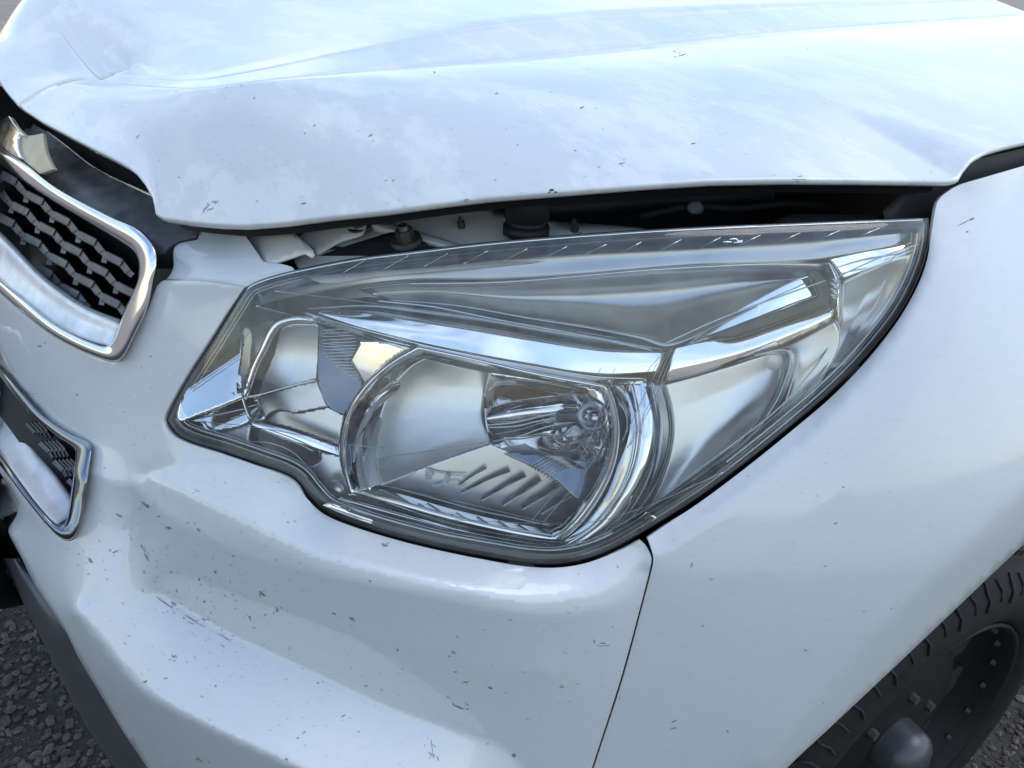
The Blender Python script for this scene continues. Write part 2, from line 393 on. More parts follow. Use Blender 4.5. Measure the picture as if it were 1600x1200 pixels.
# ================================================================== SETTING
ground_m, t, b = newmat('gravel_ground')
n1 = noise(t, 3, 6, .6); n2 = noise(t, 90, 5, .7)
r1 = ramp(t, n2.outputs['Fac'], .3, .72, (.016, .0135, .0115, 1), (.062, .052, .044, 1))  # near tone darkened, the truck's shade put into the colour
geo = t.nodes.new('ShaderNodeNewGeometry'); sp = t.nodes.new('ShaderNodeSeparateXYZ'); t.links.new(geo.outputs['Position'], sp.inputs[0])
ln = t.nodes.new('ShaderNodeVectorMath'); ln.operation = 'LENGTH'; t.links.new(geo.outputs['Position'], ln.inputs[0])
far = t.nodes.new('ShaderNodeMapRange'); far.inputs[1].default_value = 2.2; far.inputs[2].default_value = 5; t.links.new(ln.outputs['Value'], far.inputs[0])  # far ground paled to stand for sunlit soil
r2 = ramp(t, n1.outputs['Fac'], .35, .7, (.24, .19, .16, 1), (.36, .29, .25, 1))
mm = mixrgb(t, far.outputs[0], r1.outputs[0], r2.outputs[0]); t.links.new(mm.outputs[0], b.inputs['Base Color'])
b.inputs['Roughness'].default_value = .9
bp = t.nodes.new('ShaderNodeBump'); bp.inputs['Strength'].default_value = .8; bp.inputs['Distance'].default_value = .01
t.links.new(n2.outputs['Fac'], bp.inputs['Height']); t.links.new(bp.outputs[0], b.inputs['Normal'])
GZ = -.195
gr = meshobj('ground', [(-400, -400, GZ), (400, -400, GZ), (400, 400, GZ), (-400, 400, GZ)], [(0, 1, 2, 3)], ground_m, smooth=False)
tag(gr, kind='structure')
# loose stones: uncountable, one object
base = [np.array(v) for v in ((0, 0, 1), (.9, 0, .3), (.28, .85, .3), (-.72, .53, .3), (-.72, -.53, .3), (.28, -.85, .3), (.72, .53, -.3), (-.28, .85, -.3), (-.9, 0, -.3), (-.28, -.85, -.3), (.72, -.53, -.3), (0, 0, -1))]
ico = [(0, 1, 2), (0, 2, 3), (0, 3, 4), (0, 4, 5), (0, 5, 1), (1, 6, 2), (2, 7, 3), (3, 8, 4), (4, 9, 5), (5, 10, 1), (6, 7, 2), (7, 8, 3), (8, 9, 4), (9, 10, 5), (10, 6, 1), (11, 7, 6), (11, 8, 7), (11, 9, 8), (11, 10, 9), (11, 6, 10)]
SV, SF = [], []
def stones(n, x0, x1, y0, y1):
    for _ in range(n):
        s = .0018+.010*random.random()**4; c = np.array([random.uniform(x0, x1), random.uniform(y0, y1), GZ+s*.25]); a = random.random()*6.3
        rot = np.array([[math.cos(a), -math.sin(a), 0], [math.sin(a), math.cos(a), 0], [0, 0, 1]]); sc = np.array([random.uniform(.7, 1.5), random.uniform(.7, 1.2), random.uniform(.5, .9)])*s
        k = len(SV); SV.extend(c+rot@(v*sc*random.uniform(.8, 1.2)) for v in base); SF.extend(tuple(i+k for i in q) for q in ico)
stones(14000, -1.0, .4, -.5, .3); stones(12000, .75, 1.7, .8, 2.3); stones(2500, .4, 1.6, -.5, .8)
gst, t, b = newmat('gravel_stones'); n = noise(t, 30, 2); r_ = ramp(t, n.outputs['Fac'], .3, .75, (.024, .019, .0155, 1), (.13, .105, .086, 1)); t.links.new(r_.outputs[0], b.inputs['Base Color']); b.inputs['Roughness'].default_value = .85  # stones share the near ground's shade-darkened tone
tag(meshobj('gravel', SV, SF, gst, smooth=False), kind='stuff', label='dark loose gravel stones scattered on the ground round the truck', cat='gravel')

# ================================================================== THE TRUCK
truck = empty('pickup_truck', (0, 0, 0))
tag(truck, 'white pickup truck with chipped paint, unlatched hood and clear wraparound headlight', 'truck')
def part(name):                       # a part that groups its sub-parts
    return empty(name, (0, 0, 0), truck)

# ---- headlight outline
OL = [(262, 657, 1), (276, 625), (300, 583), (330, 537), (360, 490), (384, 452), (400, 441), (440, 428), (490, 417), (560, 404), (640, 394), (760, 380), (900, 368), (1050, 358), (1200, 351), (1350, 345), (1449, 341, 1), (1450, 372), (1443, 405), (1428, 445), (1405, 487), (1375, 527), (1335, 573), (1290, 617), (1240, 660), (1190, 701), (1140, 740), (1090, 776), (1040, 808), (1000, 832), (955, 857), (915, 872), (870, 880), (820, 878), (760, 868), (700, 857), (640, 843), (580, 826), (530, 808), (503, 793), (483, 772), (466, 751), (445, 738), (400, 722), (350, 705), (310, 693), (288, 684), (275, 675)]
OLc = crv(OL, True, 7)

# ---- bumper
UG_out = [(0, 459), (40, 494), (80, 524), (120, 546), (160, 562), (182, 566), (196, 556), (212, 524), (230, 486), (246, 446)]
LG_out = [(0, 576), (27, 605), (67, 648), (107, 675), (137, 690), (144, 703), (143, 722), (133, 787), (125, 827), (115, 843), (103, 845), (88, 837), (64, 811), (40, 781), (16, 749), (0, 728)]
BUMP = [(256, 438, 1), (320, 440), (381, 450, 1), (354, 489), (324, 536), (294, 582), (270, 624), (256, 657), (268, 678), (286, 689), (310, 698), (350, 710), (400, 727), (442, 743), (462, 756), (478, 777), (500, 799), (528, 814), (580, 832), (640, 849), (700, 863), (760, 875), (820, 885), (870, 887), (915, 880), (960, 864), (1000, 846, 1), (1007, 850), (1017, 868), (1017.5, 880), (1003.5, 937), (969.5, 1062), (925.5, 1198), (890, 1310, 1), (300, 1320, 1), (229, 1198), (191, 1141), (147, 1068), (121, 1024), (99, 980), (55, 914), (33, 870), (13, 830), (22, 812), (27, 800), (15, 764), (0, 738), (-120, 560, 1), (-120, 350, 1), (-60, 405)] + UG_out
AB = [
 [(381, 450, -.002), (324, 537, 0), (256, 657, 0), (284, 691, 0), (400, 727, 0), (476, 778, 0), (580, 832, 0), (700, 863, 0), (820, 885, 0), (915, 880, 0), (1008, 848, 0)],
 [(236, 748, .012), (300, 775, .024), (400, 822, .033), (500, 868, .037), (600, 893, .037), (700, 915, .034), (800, 934, .030), (870, 936, .026), (940, 925, .018), (1015, 890, .006)],
 [(236, 768, .014), (300, 797, .025), (400, 844, .034), (500, 890, .038), (600, 916, .038), (700, 938, .036), (800, 957, .033), (870, 960, .029), (940, 950, .022), (1005, 922, .012)],
 [(246, 922, .027), (285, 945, .022), (375, 994, .022), (480, 1042, .022), (600, 1099, .022), (684, 1131, .022), (750, 1153, .022), (787, 1169, .022), (815, 1197, .022), (850, 1260, .02)],
 [(118, 950, .079), (138, 978, .0795), (165, 1010, .080), (217, 1076, .085), (270, 1106, .087), (337, 1140, .088), (412, 1174, .088), (450, 1192, .088), (600, 1260, .085), (760, 1330, .08)],
 [(191, 1141, .073), (229, 1198, .066), (300, 1300, .05), (500, 1350, .06)],
 [(13, 830, .075), (33, 870, .077), (55, 914, .078), (99, 980, .08), (147, 1068, .077)],
 [(144, 701, .010), (133, 787, .03), (115, 843, .05), (64, 811, .06), (16, 749, .06), (-60, 700, .05)],
 [(-100, 500, 0), (0, 576, 0), (67, 648, 0), (137, 690, .004)],
 [(-100, 380, 0), (0, 459, 0), (120, 546, 0), (180, 566, 0), (212, 524, 0), (246, 446, 0), (256, 438, -.002)],
 [(208, 765, .008), (203, 830, .018), (190, 890, .040)], [(222, 744, .004), (285, 724, .005), (335, 722, .001)],
 [(1017, 880, .01), (1003, 937, .014), (969, 1062, .02), (925, 1198, .022), (900, 1300, .025)],
 [(540, 985, .031), (660, 1010, .032)], [(740, 1040, .030), (860, 1050, .028)], [(360, 920, .030), (440, 952, .031)]]
fB = field(AB, blur=3, h=3)
bumper = patch('front_bumper', BUMP, fB, M['paint'], truck, step=7, lines=[np.array([p[:2] for p in resample(np.array(l, float), max(6, int(abs(l[-1][0]-l[0][0])/7)))]) for l in (AB[1], AB[3][:-2], AB[4][:-2])], holes=[LG_out[:-1]+[(0, 728), (-100, 640), (-100, 520)]], thick=.003, bev=.0012)

# ---- fender
AF = [
 [(1455, 345, 0), (1452, 385, 0), (1440, 425, 0), (1392, 512, 0), (1293, 627, 0), (1190, 713, 0), (1090, 788, 0), (1012, 842, 0)],
 [(1024, 872, .011), (1140, 788, .015), (1250, 702, .016), (1350, 590, .015), (1430, 470, .013), (1462, 380, .007)],
 [(1060, 960, .024), (1200, 880, .034), (1300, 790, .038), (1420, 650, .04), (1500, 520, .034), (1540, 420, .022), (1570, 330, .004), (1600, 259, -.008), (1800, 200, -.008)],
 [(1017, 882, .01), (1003, 937, .014), (969, 1062, .02), (925, 1198, .022), (890, 1310, .025)],
 [(1187, 1196, .063), (1262, 1110, .068), (1375, 982, .075), (1487, 874, .081), (1596, 772, .086), (1720, 660, .088), (1850, 560, .088)],
 [(1110, 1330, .058), (1230, 1200, .064), (1300, 1134, .070), (1400, 1040, .076), (1500, 945, .082), (1600, 850, .087), (1700, 760, .089), (1850, 640, .089)],
 [(1499, 289, -.006), (1465, 315, -.003)], [(1850, 400, .05)], [(1700, 450, .05)]]
fF = field(AF, blur=8, h=4)
FEND = [(1465, 315), (1480, 300), (1499, 289), (1532, 279), (1600, 259), (1720, 222), (1850, 180, 1), (1900, 400), (1880, 620, 1), (1850, 640), (1700, 760), (1600, 850), (1500, 945), (1400, 1040), (1300, 1134), (1230, 1200), (1110, 1330, 1), (895, 1312, 1), (928.5, 1199), (972.5, 1063), (1006.5, 937), (1020.5, 882), (1020, 866), (1012, 840, 1), (1045, 817), (1092, 786), (1142, 749), (1192, 710), (1242, 669), (1294, 625), (1340, 579), (1380, 532), (1410, 490), (1434, 446), (1449, 404), (1456, 360)]
fender = patch('front_fender', FEND, fF, M['paint'], truck, step=10, lines=[crv(AF[1], False, 8), crv(AF[4][:-2], False, 9)], thick=.003, bev=.0012)

# ---- hood: edge, crease and shoulder lines measured, then mirrored about the centre line
E_px = [(68, 191), (112, 214), (150, 234), (180, 249), (202, 261), (218, 274), (230, 290), (240, 309), (243, 324), (246, 335), (256, 341), (300, 347), (345, 351), (390, 352), (450, 347), (520, 338), (600, 330), (680, 319), (762, 309), (875, 300), (1000, 290), (1112, 283), (1225, 281), (1350, 282), (1470, 284), (1492, 283), (1500, 278), (1503, 268), (1517, 251), (1540, 238), (1570, 229), (1600, 222), (1750, 190)]
A_px = [(68, 91, 1.086), (112, 109, 1.092), (175, 126, 1.104), (225, 136, 1.114), (285, 142, 1.126), (340, 139, 1.134), (420, 129, 1.142), (520, 118, 1.149), (620, 110, 1.153), (770, 95, 1.158), (880, 84, 1.161), (1000, 72, 1.164), (1110, 61, 1.167), (1225, 48, 1.170)]
ex = np.array(E_px, float); E3 = hitv(ex[:, 0], ex[:, 1], .006)
E3 = np.vstack([[0, E3[0, 1]-.003, E3[0, 2]], E3[E3[:, 0] > .03], E3[-1]+np.array([.02, 1.0, .05])])
def seg3(P, n):
    P = np.asarray(P, float); d = np.concatenate([[0], np.cumsum(np.linalg.norm(np.diff(P, axis=0), axis=1))]); t = np.linspace(0, d[-1], n)
    return np.stack([np.interp(t, d, P[:, k]) for k in range(3)], 1)
def keyed(P, keys, ns):
    """polyline P resampled so that the vertices nearest the key points fall at fixed column numbers"""
    idx = [int(np.argmin(np.linalg.norm(P-np.array(k), axis=1))) for k in keys]
    out = [seg3(P[i:j+1], n)[:-1] for i, j, n in zip(idx[:-1], idx[1:], ns)]
    return np.concatenate(out+[P[idx[-1]][None]])
A3 = np.array([(0, .19, 1.098), (.10, .192, 1.108), (.18, .196, 1.117), (.266, .200, 1.1265), (.314, .212, 1.134), (.355, .235, 1.144), (.375, .27, 1.149), (.38, .309, 1.151), (.38, .383, 1.153), (.38, .511, 1.158), (.38, .759, 1.167), (.385, 1.091, 1.181), (.40, 2.05, 1.20)])
B3 = np.array([(0, .205, 1.104), (.10, .208, 1.114), (.18, .212, 1.122), (.25, .218, 1.131), (.285, .235, 1.139), (.305, .262, 1.146), (.31, .30, 1.152), (.305, .338, 1.157), (.30, .44, 1.168), (.30, .566, 1.181), (.30, .78, 1.189), (.30, 1.09, 1.200), (.31, 2.05, 1.224)])
C3 = np.array([(0, .225, 1.109), (.09, .23, 1.118), (.16, .236, 1.126), (.215, .25, 1.134), (.24, .27, 1.141), (.25, .30, 1.147), (.25, .33, 1.153), (.25, .365, 1.159), (.25, .45, 1.172), (.25, .60, 1.192), (.25, .80, 1.206), (.25, 1.10, 1.216), (.26, 2.05, 1.240)])
Er = keyed(E3, [E3[0], (.36, .13, 1.03), (.49, .2, 1.06), (.708, .41, 1.108), (.838, .70, 1.107), (.856, .80, 1.117), E3[-1]], [24, 26, 40, 34, 16, 24])
def fit_cols(P):
    q = np.linspace(0, len(P)-1, 13); t = np.interp(np.linspace(0, 1, len(Er)), COLS, np.arange(13)); i = np.clip(t.astype(int), 0, 11); f = (t-i)[:, None]
    p0, p1, p2, p3 = P[np.clip(i-1, 0, 12)], P[i], P[i+1], P[np.clip(i+2, 0, 12)]
    d1, d2 = p1-p0, p2-p1
    return p1+(p2-p1)*f
NH = len(Er)
COLS = np.array([0, 10, 18, 27, 38, 52, 62, 72, 84, 98, 122, 138, NH-1])/(NH-1)
def sm(P, k):
    P = P.copy()
    for _ in range(k): P[1:-1] = (P[:-2]+2*P[1:-1]+P[2:])/4
    return P
Ar, Br, Cr = (sm(fit_cols(P), 30) for P in (A3, B3, C3))
tang = np.gradient(sm(Er, 3), axis=0); inw = np.cross([0, 0, 1.], tang); inw /= np.linalg.norm(inw, axis=1)[:, None]
S3 = np.array([(0, .24, 1.112), (0, .25, 1.118), (0, .26, 1.122), (0, .28, 1.128), (0, .30, 1.134), (0, .33, 1.142), (0, .36, 1.150), (0, .40, 1.160), (0, .50, 1.176), (0, .65, 1.196), (0, .85, 1.210), (0, 1.12, 1.228), (0, 2.05, 1.262)])
Sr = sm(fit_cols(S3), 30); half = .5*(Cr+Sr)+np.array([0, 0, .002])
up = np.array([0, 0, 1.])
Es = sm(Er, 260)
def along(t, lift):
    k = min(1, t/.35); B0 = Er*(1-k)+Es*k
    return B0+(Ar-B0)*t+up*lift
lf = np.linspace(0, 1, NH)[:, None]*.010+.010
fl = Er+inw*.003-up*.004
rows = [fl, Er, along(.015, .0015), along(.10, lf*.35), along(.35, lf*.95), along(.65, lf*1.0), along(.92, lf*.38), Ar, Ar+(Br-Ar)*.12+up*.0005, Ar+(Br-Ar)*.85, Br, Br+(Cr-Br)*.15+up*.001, Cr, half, Sr]
rows = crm(rows, 3)
G = np.array(rows); G[..., 0] = np.maximum(G[..., 0], 0); mir = G[::-1].copy(); q_ = np.clip(mir[..., 0]/.5, 0, 1); mir[..., 2] += .058*q_*q_*(3-2*q_)*np.clip(1.3-mir[..., 1]*.5, .3, 1); mir[..., 0] *= -1
full = np.concatenate([G, mir[1:]]); mid_ = len(G)-1
for _ in range(60): full[mid_-7:mid_+8] = (full[mid_-8:mid_+7]+2*full[mid_-7:mid_+8]+full[mid_-6:mid_+9])/4
V = full.reshape(-1, 3)
hood = meshobj('hood', V, [tuple(reversed(q)) for q in gridfaces(len(full), NH)], M['hood'], truck)
hm = hood.data; 
thicken(hood, .0012)
# underside of the hood: a dark inner panel that closes the engine bay from above
ur = [Er+inw*.02-up*.016, Er+(Ar-Er)*.5-up*.012, Ar-up*.02, Sr-up*.03]
U = np.concatenate([np.array(ur), np.array(ur)[::-1][1:]*np.array([-1, 1, 1])]); 
hood_in = meshobj('inner_panel', U.reshape(-1, 3), gridfaces(len(U), NH), M['bay'], hood)

# ---- engine bay seen through the gap: black sheets and boxes stand for its shade
bay = part('engine_bay')
def box3(x0, x1, y0, y1, z0, z1):
    v = [(x, y, z) for x in (x0, x1) for y in (y0, y1) for z in (z0, z1)]
    return v, [(0, 1, 3, 2), (4, 6, 7, 5), (0, 4, 5, 1), (2, 3, 7, 6), (0, 2, 6, 4), (1, 5, 7, 3)]
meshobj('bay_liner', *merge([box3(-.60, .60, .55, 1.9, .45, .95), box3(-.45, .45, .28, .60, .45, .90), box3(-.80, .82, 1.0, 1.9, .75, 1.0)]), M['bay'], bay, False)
patch('bay_shade_sheet', [(245, 300, 1), (600, 250), (1100, 210), (1510, 215, 1), (1620, 180, 1), (1640, 300, 1), (1470, 440), (1200, 520), (800, 560), (440, 520), (330, 440, 1)], lambda x, y: -.20+0*x, M['bay'], bay, step=30)
patch('bay_shade_sheet', [(-120, 60, 1), (60, 170), (150, 220), (250, 270), (330, 300, 1), (340, 380, 1), (240, 420), (0, 300), (-120, 200, 1)], -.085, M['bay'], bay, step=24)
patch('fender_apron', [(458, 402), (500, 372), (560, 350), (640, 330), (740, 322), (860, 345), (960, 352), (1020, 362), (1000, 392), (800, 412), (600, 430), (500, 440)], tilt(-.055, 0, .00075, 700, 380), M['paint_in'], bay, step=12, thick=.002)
loft('apron_ridge', [[(565, 336, -.080), (620, 352, -.066), (700, 376, -.052), (760, 394, -.042)], [(560, 344, -.068), (612, 360, -.056), (690, 383, -.044), (750, 400, -.036)], [(552, 350, -.072), (604, 368, -.062), (682, 390, -.052), (742, 406, -.044)]], M['paint_in'], bay, 24)
patch('latch_bracket', [(455, 424), (480, 408), (530, 388), (580, 372), (620, 362), (655, 374), (668, 383), (640, 392), (600, 410), (520, 436), (455, 446)], tilt(-.040, 0, .0004, 560, 400), M['black'], bay, step=10, thick=.002)
def cyl3(c, axis, r0, r1, h, n=14, cap=True):
    a = np.array(axis, float); a /= np.linalg.norm(a); u = np.cross(a, (0, 1., .3)); u /= np.linalg.norm(u); v = np.cross(a, u); V = []
    for k, r in ((0, r0), (1, r1)):
        for i in range(n):
            t = 2*math.pi*i/n; V.append(np.array(c)+a*h*k+r*(math.cos(t)*u+math.sin(t)*v))
    f = [(i, (i+1) % n, n+(i+1) % n, n+i) for i in range(n)]
    if cap: f += [tuple(range(n))[::-1], tuple(range(n, 2*n))]
    return V, f
def hexbolt(px, py, off, r=.008, mat='bolt', parent=None):
    p = hitv(px, py, off)[0]; ax_ = np.array([.05, -.25, .95])
    return meshobj('bolt', *merge([cyl3(p-ax_*.004, ax_, r*1.7, r*1.6, .004), cyl3(p, ax_, r, r*.95, .009, 6), cyl3(p+ax_*.009, ax_, r*.6, r*.5, .004)]), M[mat], parent, False)
hexbolt(562, 352, -.062, .0075, parent=bay); hexbolt(634, 372, -.038, .0085, parent=bay)
hexbolt(722, 359, -.075, .0035, parent=bay); hexbolt(898, 362, -.07, .004, parent=bay)
p = hitv(822, 362, -.062)[0]
meshobj('rubber_buffer', *merge([cyl3(p-up*.002, (0, 0, 1), .021, .021, .008, 20), cyl3(p+up*.006, (0, 0, 1), .018, .017, .006, 20), cyl3(p+up*.012, (0, 0, 1), .020, .018, .045, 20)]), M['black'], bay)
patch('hinge_cover', [(1212, 345), (1225, 338), (1250, 334), (1440, 339), (1452, 346), (1445, 352), (1210, 362)], tilt(-.03, 0, .0006, 1300, 350), M['black'], bay, step=12)
patch('side_seal', [(1380, 330, 1), (1460, 250), (1520, 215), (1600, 190), (1720, 150, 1), (1760, 230, 1), (1620, 280), (1530, 305), (1480, 340), (1462, 400), (1430, 480, 1), (1400, 420)], -.03, M['black'], truck, step=16)

# ---- white bracket beside the grille and the folded tabs behind it
patch('headlight_bracket', [(317, 349, 1), (345, 346), (371, 351, 1), (392, 380), (411, 408, 1), (440, 412), (456, 417), (461, 423), (456, 429), (425, 434), (400, 441), (384, 449, 1), (350, 445), (320, 441), (258, 437, 1), (266, 428), (271, 414), (270, 400), (272, 386), (282, 379), (308, 374, 1)], field([[(258, 438, -.003), (320, 441, -.002), (384, 449, -.003), (461, 423, -.006)], [(300, 405, -.012), (400, 400, -.015)], [(272, 384, -.020), (317, 349, -.045), (371, 351, -.045)]], 4), M['paint'], truck, step=7, thick=.002, bev=.0008)
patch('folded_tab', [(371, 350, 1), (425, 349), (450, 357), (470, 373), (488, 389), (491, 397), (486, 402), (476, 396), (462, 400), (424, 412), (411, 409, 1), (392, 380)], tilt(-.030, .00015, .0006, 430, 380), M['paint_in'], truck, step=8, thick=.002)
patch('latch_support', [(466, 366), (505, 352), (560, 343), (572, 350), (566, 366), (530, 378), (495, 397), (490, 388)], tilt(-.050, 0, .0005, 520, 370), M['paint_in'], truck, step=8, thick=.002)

# ---- grille top cover, emblem, chrome frame, mesh
cover = patch('grille_top_cover', [(70, 204), (76, 208), (100, 226), (120, 244), (144, 260), (180, 280), (220, 297), (245, 307), (300, 325), (322, 346), (312, 358), (306, 369), (276, 378), (263, 386), (256, 396), (246, 398), (228, 372), (208, 356), (178, 344), (118, 314), (78, 290), (38, 258), (-2, 233), (-60, 190), (-120, 140), (-120, 90), (-50, 140), (10, 172)], field([[(-120, 90, -.05), (10, 172, -.05), (100, 226, -.05), (180, 280, -.048), (245, 307, -.045), (322, 346, -.045)], [(-120, 140, -.004), (-2, 233, -.004), (78, 290, -.006), (178, 344, -.006), (228, 372, -.008), (256, 396, -.012), (312, 358, -.03)], [(70, 250, -.022), (150, 300, -.022), (230, 340, -.026)]], 3), M['gray'], truck, step=8, thick=.003, bev=.001)
loft('cover_lip', [[(74, 204, -.056), (100, 223, -.053), (144, 257, -.053), (180, 277, -.051), (220, 295, -.048), (250, 308, -.046)], [(74, 207, -.046), (100, 226, -.046), (144, 260, -.046), (180, 280, -.044), (220, 298, -.042), (250, 311, -.040)], [(76, 211, -.050), (100, 230, -.050), (144, 264, -.050), (180, 284, -.048), (220, 302, -.046), (250, 315, -.044)]], M['dchrome'], truck, 40, 3)
emb = part('badge')
patch('badge_face', [(28, 211, 1), (48, 212), (67, 208, 1), (69, 230), (75, 248), (84, 264, 1), (72, 268), (62, 271, 1), (46, 258), (33, 247, 1)], tilt(.010, 0, .0001, 50, 240), M['gold'], emb, step=6, thick=.004, bev=.001)
patch('badge_border', [(2, 190), (6, 184), (13, 181), (22, 195), (38, 212, 1), (28, 212), (28, 232), (33, 247), (20, 243), (2, 232), (-40, 205), (-60, 160)], tilt(.012, 0, .0001, 20, 215), M['dchrome'], emb, step=6, thick=.006, bev=.001)

upper = part('upper_grille')
OUT_U = [(-60, 190), (-20, 217), (0, 229), (40, 255), (80, 287), (120, 311), (180, 341), (210, 353), (230, 369), (243, 388), (246, 412), (240, 440), (229, 486), (211, 524), (195, 555), (182, 565), (160, 561), (120, 545), (80, 523), (40, 493), (0, 458), (-60, 404), (-110, 350)]
INN_U = [(-60, 220), (-20, 243), (0, 256), (40, 286), (80, 312), (120, 336), (160, 360), (200, 385), (212, 397), (217, 416), (214, 440), (202, 468), (192, 490), (184, 515), (176, 533), (167, 541), (155, 540), (120, 526), (80, 503), (40, 470), (0, 436), (-60, 384), (-110, 335)]
def ring(name, outer, inner, o_out, o_top, o_in, mat, parent, n=170, mid=.45, thick=.002, base=None):
    a = crv(outer, True, 5); b = crv(inner, True, 5)
    # pair by matching the traced control points
    def keyed2(P):
        c = [crv(P, True, 5)]; out = []
        N = len(P)
        for i in range(N):
            seg = crv([P[i-1], P[i], P[(i+1) % N], P[(i+2) % N]], False, 4); k0 = np.argmin(np.hypot(*(seg-np.array(P[i][:2])).T)); k1 = np.argmin(np.hypot(*(seg-np.array(P[(i+1) % N][:2])).T))
            s_ = seg[k0:k1+1]; d = np.concatenate([[0], np.cumsum(np.hypot(*np.diff(s_, axis=0).T))]); t = np.linspace(0, d[-1], 8)[:-1]
            out.append(np.stack([np.interp(t, d, s_[:, 0]), np.interp(t, d, s_[:, 1])], 1))
        return np.concatenate(out)
    a, b = keyed2(outer), keyed2(inner); rr = []
    for t, o in ((0, o_out-.010), (0, o_out), (.05, o_out+(o_top-o_out)*.7), (.10, o_top), (.5, o_top+.0006), (.88, o_top-.001), (.95, o_top*.5+o_in*.5), (1, o_in), (1, o_in-.02)):
        q = a+(b-a)*t; rr.append(hitv(q[:, 0], q[:, 1], o+(0 if base is None else base(q[:, 0], q[:, 1]))))
    V = np.concatenate(rr); ob = meshobj(name, V, face_camera(V, trim(V, gridfaces(len(rr), len(a), True), name)), mat, parent); return ob
ring('chrome_frame', OUT_U, INN_U, .006, .011, .004, M['dchrome'], upper)
loft('lower_bar', [[(-60, 318, -.022), (0, 362, -.022), (60, 423, -.022), (100, 455, -.022), (140, 480, -.022), (190, 500, -.020)], [(-60, 326, -.004), (0, 372, -.006), (60, 432, -.006), (100, 464, -.006), (140, 488, -.006), (187, 508, -.006)], [(-60, 352, -.002), (0, 402, -.002), (60, 456, -.002), (100, 486, -.002), (140, 508, -.002), (180, 522, -.002)], [(-60, 386, .010), (0, 438, .010), (60, 488, .010), (100, 515, .010), (140, 532, .010), (170, 540, .008)]], M['dusty'], upper, 48, 4, aim=40)
patch('mesh_backing', [(-110, 170), (0, 240), (120, 320), (215, 385), (222, 430), (196, 500), (120, 480), (0, 380), (-110, 300)], -.075, M['bay'], upper, step=20, thick=0)
GI = np.array(crv([(-60, 222), (0, 258), (40, 288), (80, 314), (120, 338), (160, 362), (200, 387), (212, 399), (215, 416), (212, 440), (201, 466), (190, 497), (140, 478), (100, 452), (60, 420), (0, 360), (-60, 315)], True, 6))
def clip_in(p, poly): return inpoly(np.array([p], float), poly)[0]
for j in range(-1, 6):
    for i in range(-3, 8):
        a0 = np.array([14., 278.])+i*np.array([41., 31.5])+j*np.array([-2., 33.])+(np.array([20., 15.]) if j % 2 else 0)*1.0
        k = 1+.012*i
        p0, p1, p2, p3 = a0+np.array([-13, -6])*k, a0+np.array([11, 6])*k, a0+np.array([21, 19])*k, a0+np.array([28, 25.5])*k
        if sum(clip_in(q, GI) for q in (p0, a0, p2)) < 2: continue
        v = merge([bar([p0, p1], 6.8*k, -.028, -.068), bar([p1-np.array([1, 1]), p2], 6.0*k, -.030, -.066), bar([p2-np.array([1, 1]), p3], 5.2*k, -.031, -.066), bar([p0+np.array([1, 1]), p0+np.array([-2, 13])], 4.6*k, -.033, -.066)])
        meshobj('grille_bar', *v, M['grille'], upper, False)

lower = part('lower_grille')
OUT_L = [(-60, 520), (0, 577), (27, 606), (67, 649), (107, 676), (134, 688), (143, 696), (144, 706), (142, 722), (133, 787), (125, 826), (115, 841), (103, 844), (88, 836), (64, 810), (40, 780), (16, 748), (0, 727), (-60, 640)]
INN_L = [(-60, 532), (0, 590), (22, 618), (54, 652), (90, 682), (110, 695), (117, 702), (118, 710), (117, 722), (111, 770), (106, 805), (101, 818), (93, 820), (80, 811), (58, 786), (36, 757), (13, 725), (0, 707), (-60, 622)]
ring('chrome_frame', OUT_L, INN_L, .003, .006, .002, M['dbezel'], lower, base=fB)  # dark metal stands for chrome mirroring the dark ground
def fb1(x, y): return float(fB(np.array([x], float), np.array([y], float))[0])
LB = [[(-60, 550, -.022), (0, 612, -.022), (27, 657, -.022), (53, 696, -.022), (88, 741, -.021), (113, 774, -.020)], [(-60, 556, -.012), (0, 622, -.012), (27, 667, -.012), (53, 706, -.012), (88, 750, -.012), (112, 784, -.012)], [(-60, 590, -.008), (0, 662, -.008), (27, 704, -.008), (53, 742, -.008), (84, 784, -.008), (108, 806, -.008)], [(-60, 624, -.002), (0, 708, -.002), (18, 734, -.002), (40, 764, -.002), (64, 796, -.002), (88, 820, -.002)]]
loft('lower_bar', [[(x, y, o+fb1(x, y)) for x, y, o in row] for row in LB], M['dusty2'], lower, 40, 4)
bo = crv([(-60, 525), (0, 585), (60, 655), (120, 695), (122, 790), (60, 730), (0, 650), (-60, 580)], True, 12); bv_, bf_ = cdt(bo, [], 14); V = hitv(bv_[:, 0], bv_[:, 1], fB(bv_[:, 0], bv_[:, 1])); V = CAM+(V-CAM)*(1+.075/np.linalg.norm(V-CAM, axis=1))[:, None]; meshobj('mesh_backing', V, face_camera(V, bf_), M['bay'], lower)
GL = np.array(crv([(-40, 560), (0, 592), (22, 620), (54, 654), (90, 684), (114, 701), (115, 745), (112, 764), (90, 732), (58, 688), (32, 648), (4, 604)], True, 5))
for j in range(-3, 5):
    for i in range(-3, 7):
        a0 = np.array([10., 612.])+i*np.array([22., 29.])+j*np.array([5., 15.])+(np.array([11., 14.5]) if j % 2 else 0)
        p0, p1, p2 = a0+np.array([-8, -8]), a0+np.array([6, 6]), a0+np.array([12, 16])
        if sum(clip_in(q, GL) for q in (p0, a0, p1)) < 2: continue
        b0 = fb1(*a0)
        meshobj('grille_bar', *merge([bar([p0, p1], 4.4, b0-.010, b0-.030), bar([p1, p2], 3.2, b0-.012, b0-.030)]), M['grille'], lower, False)

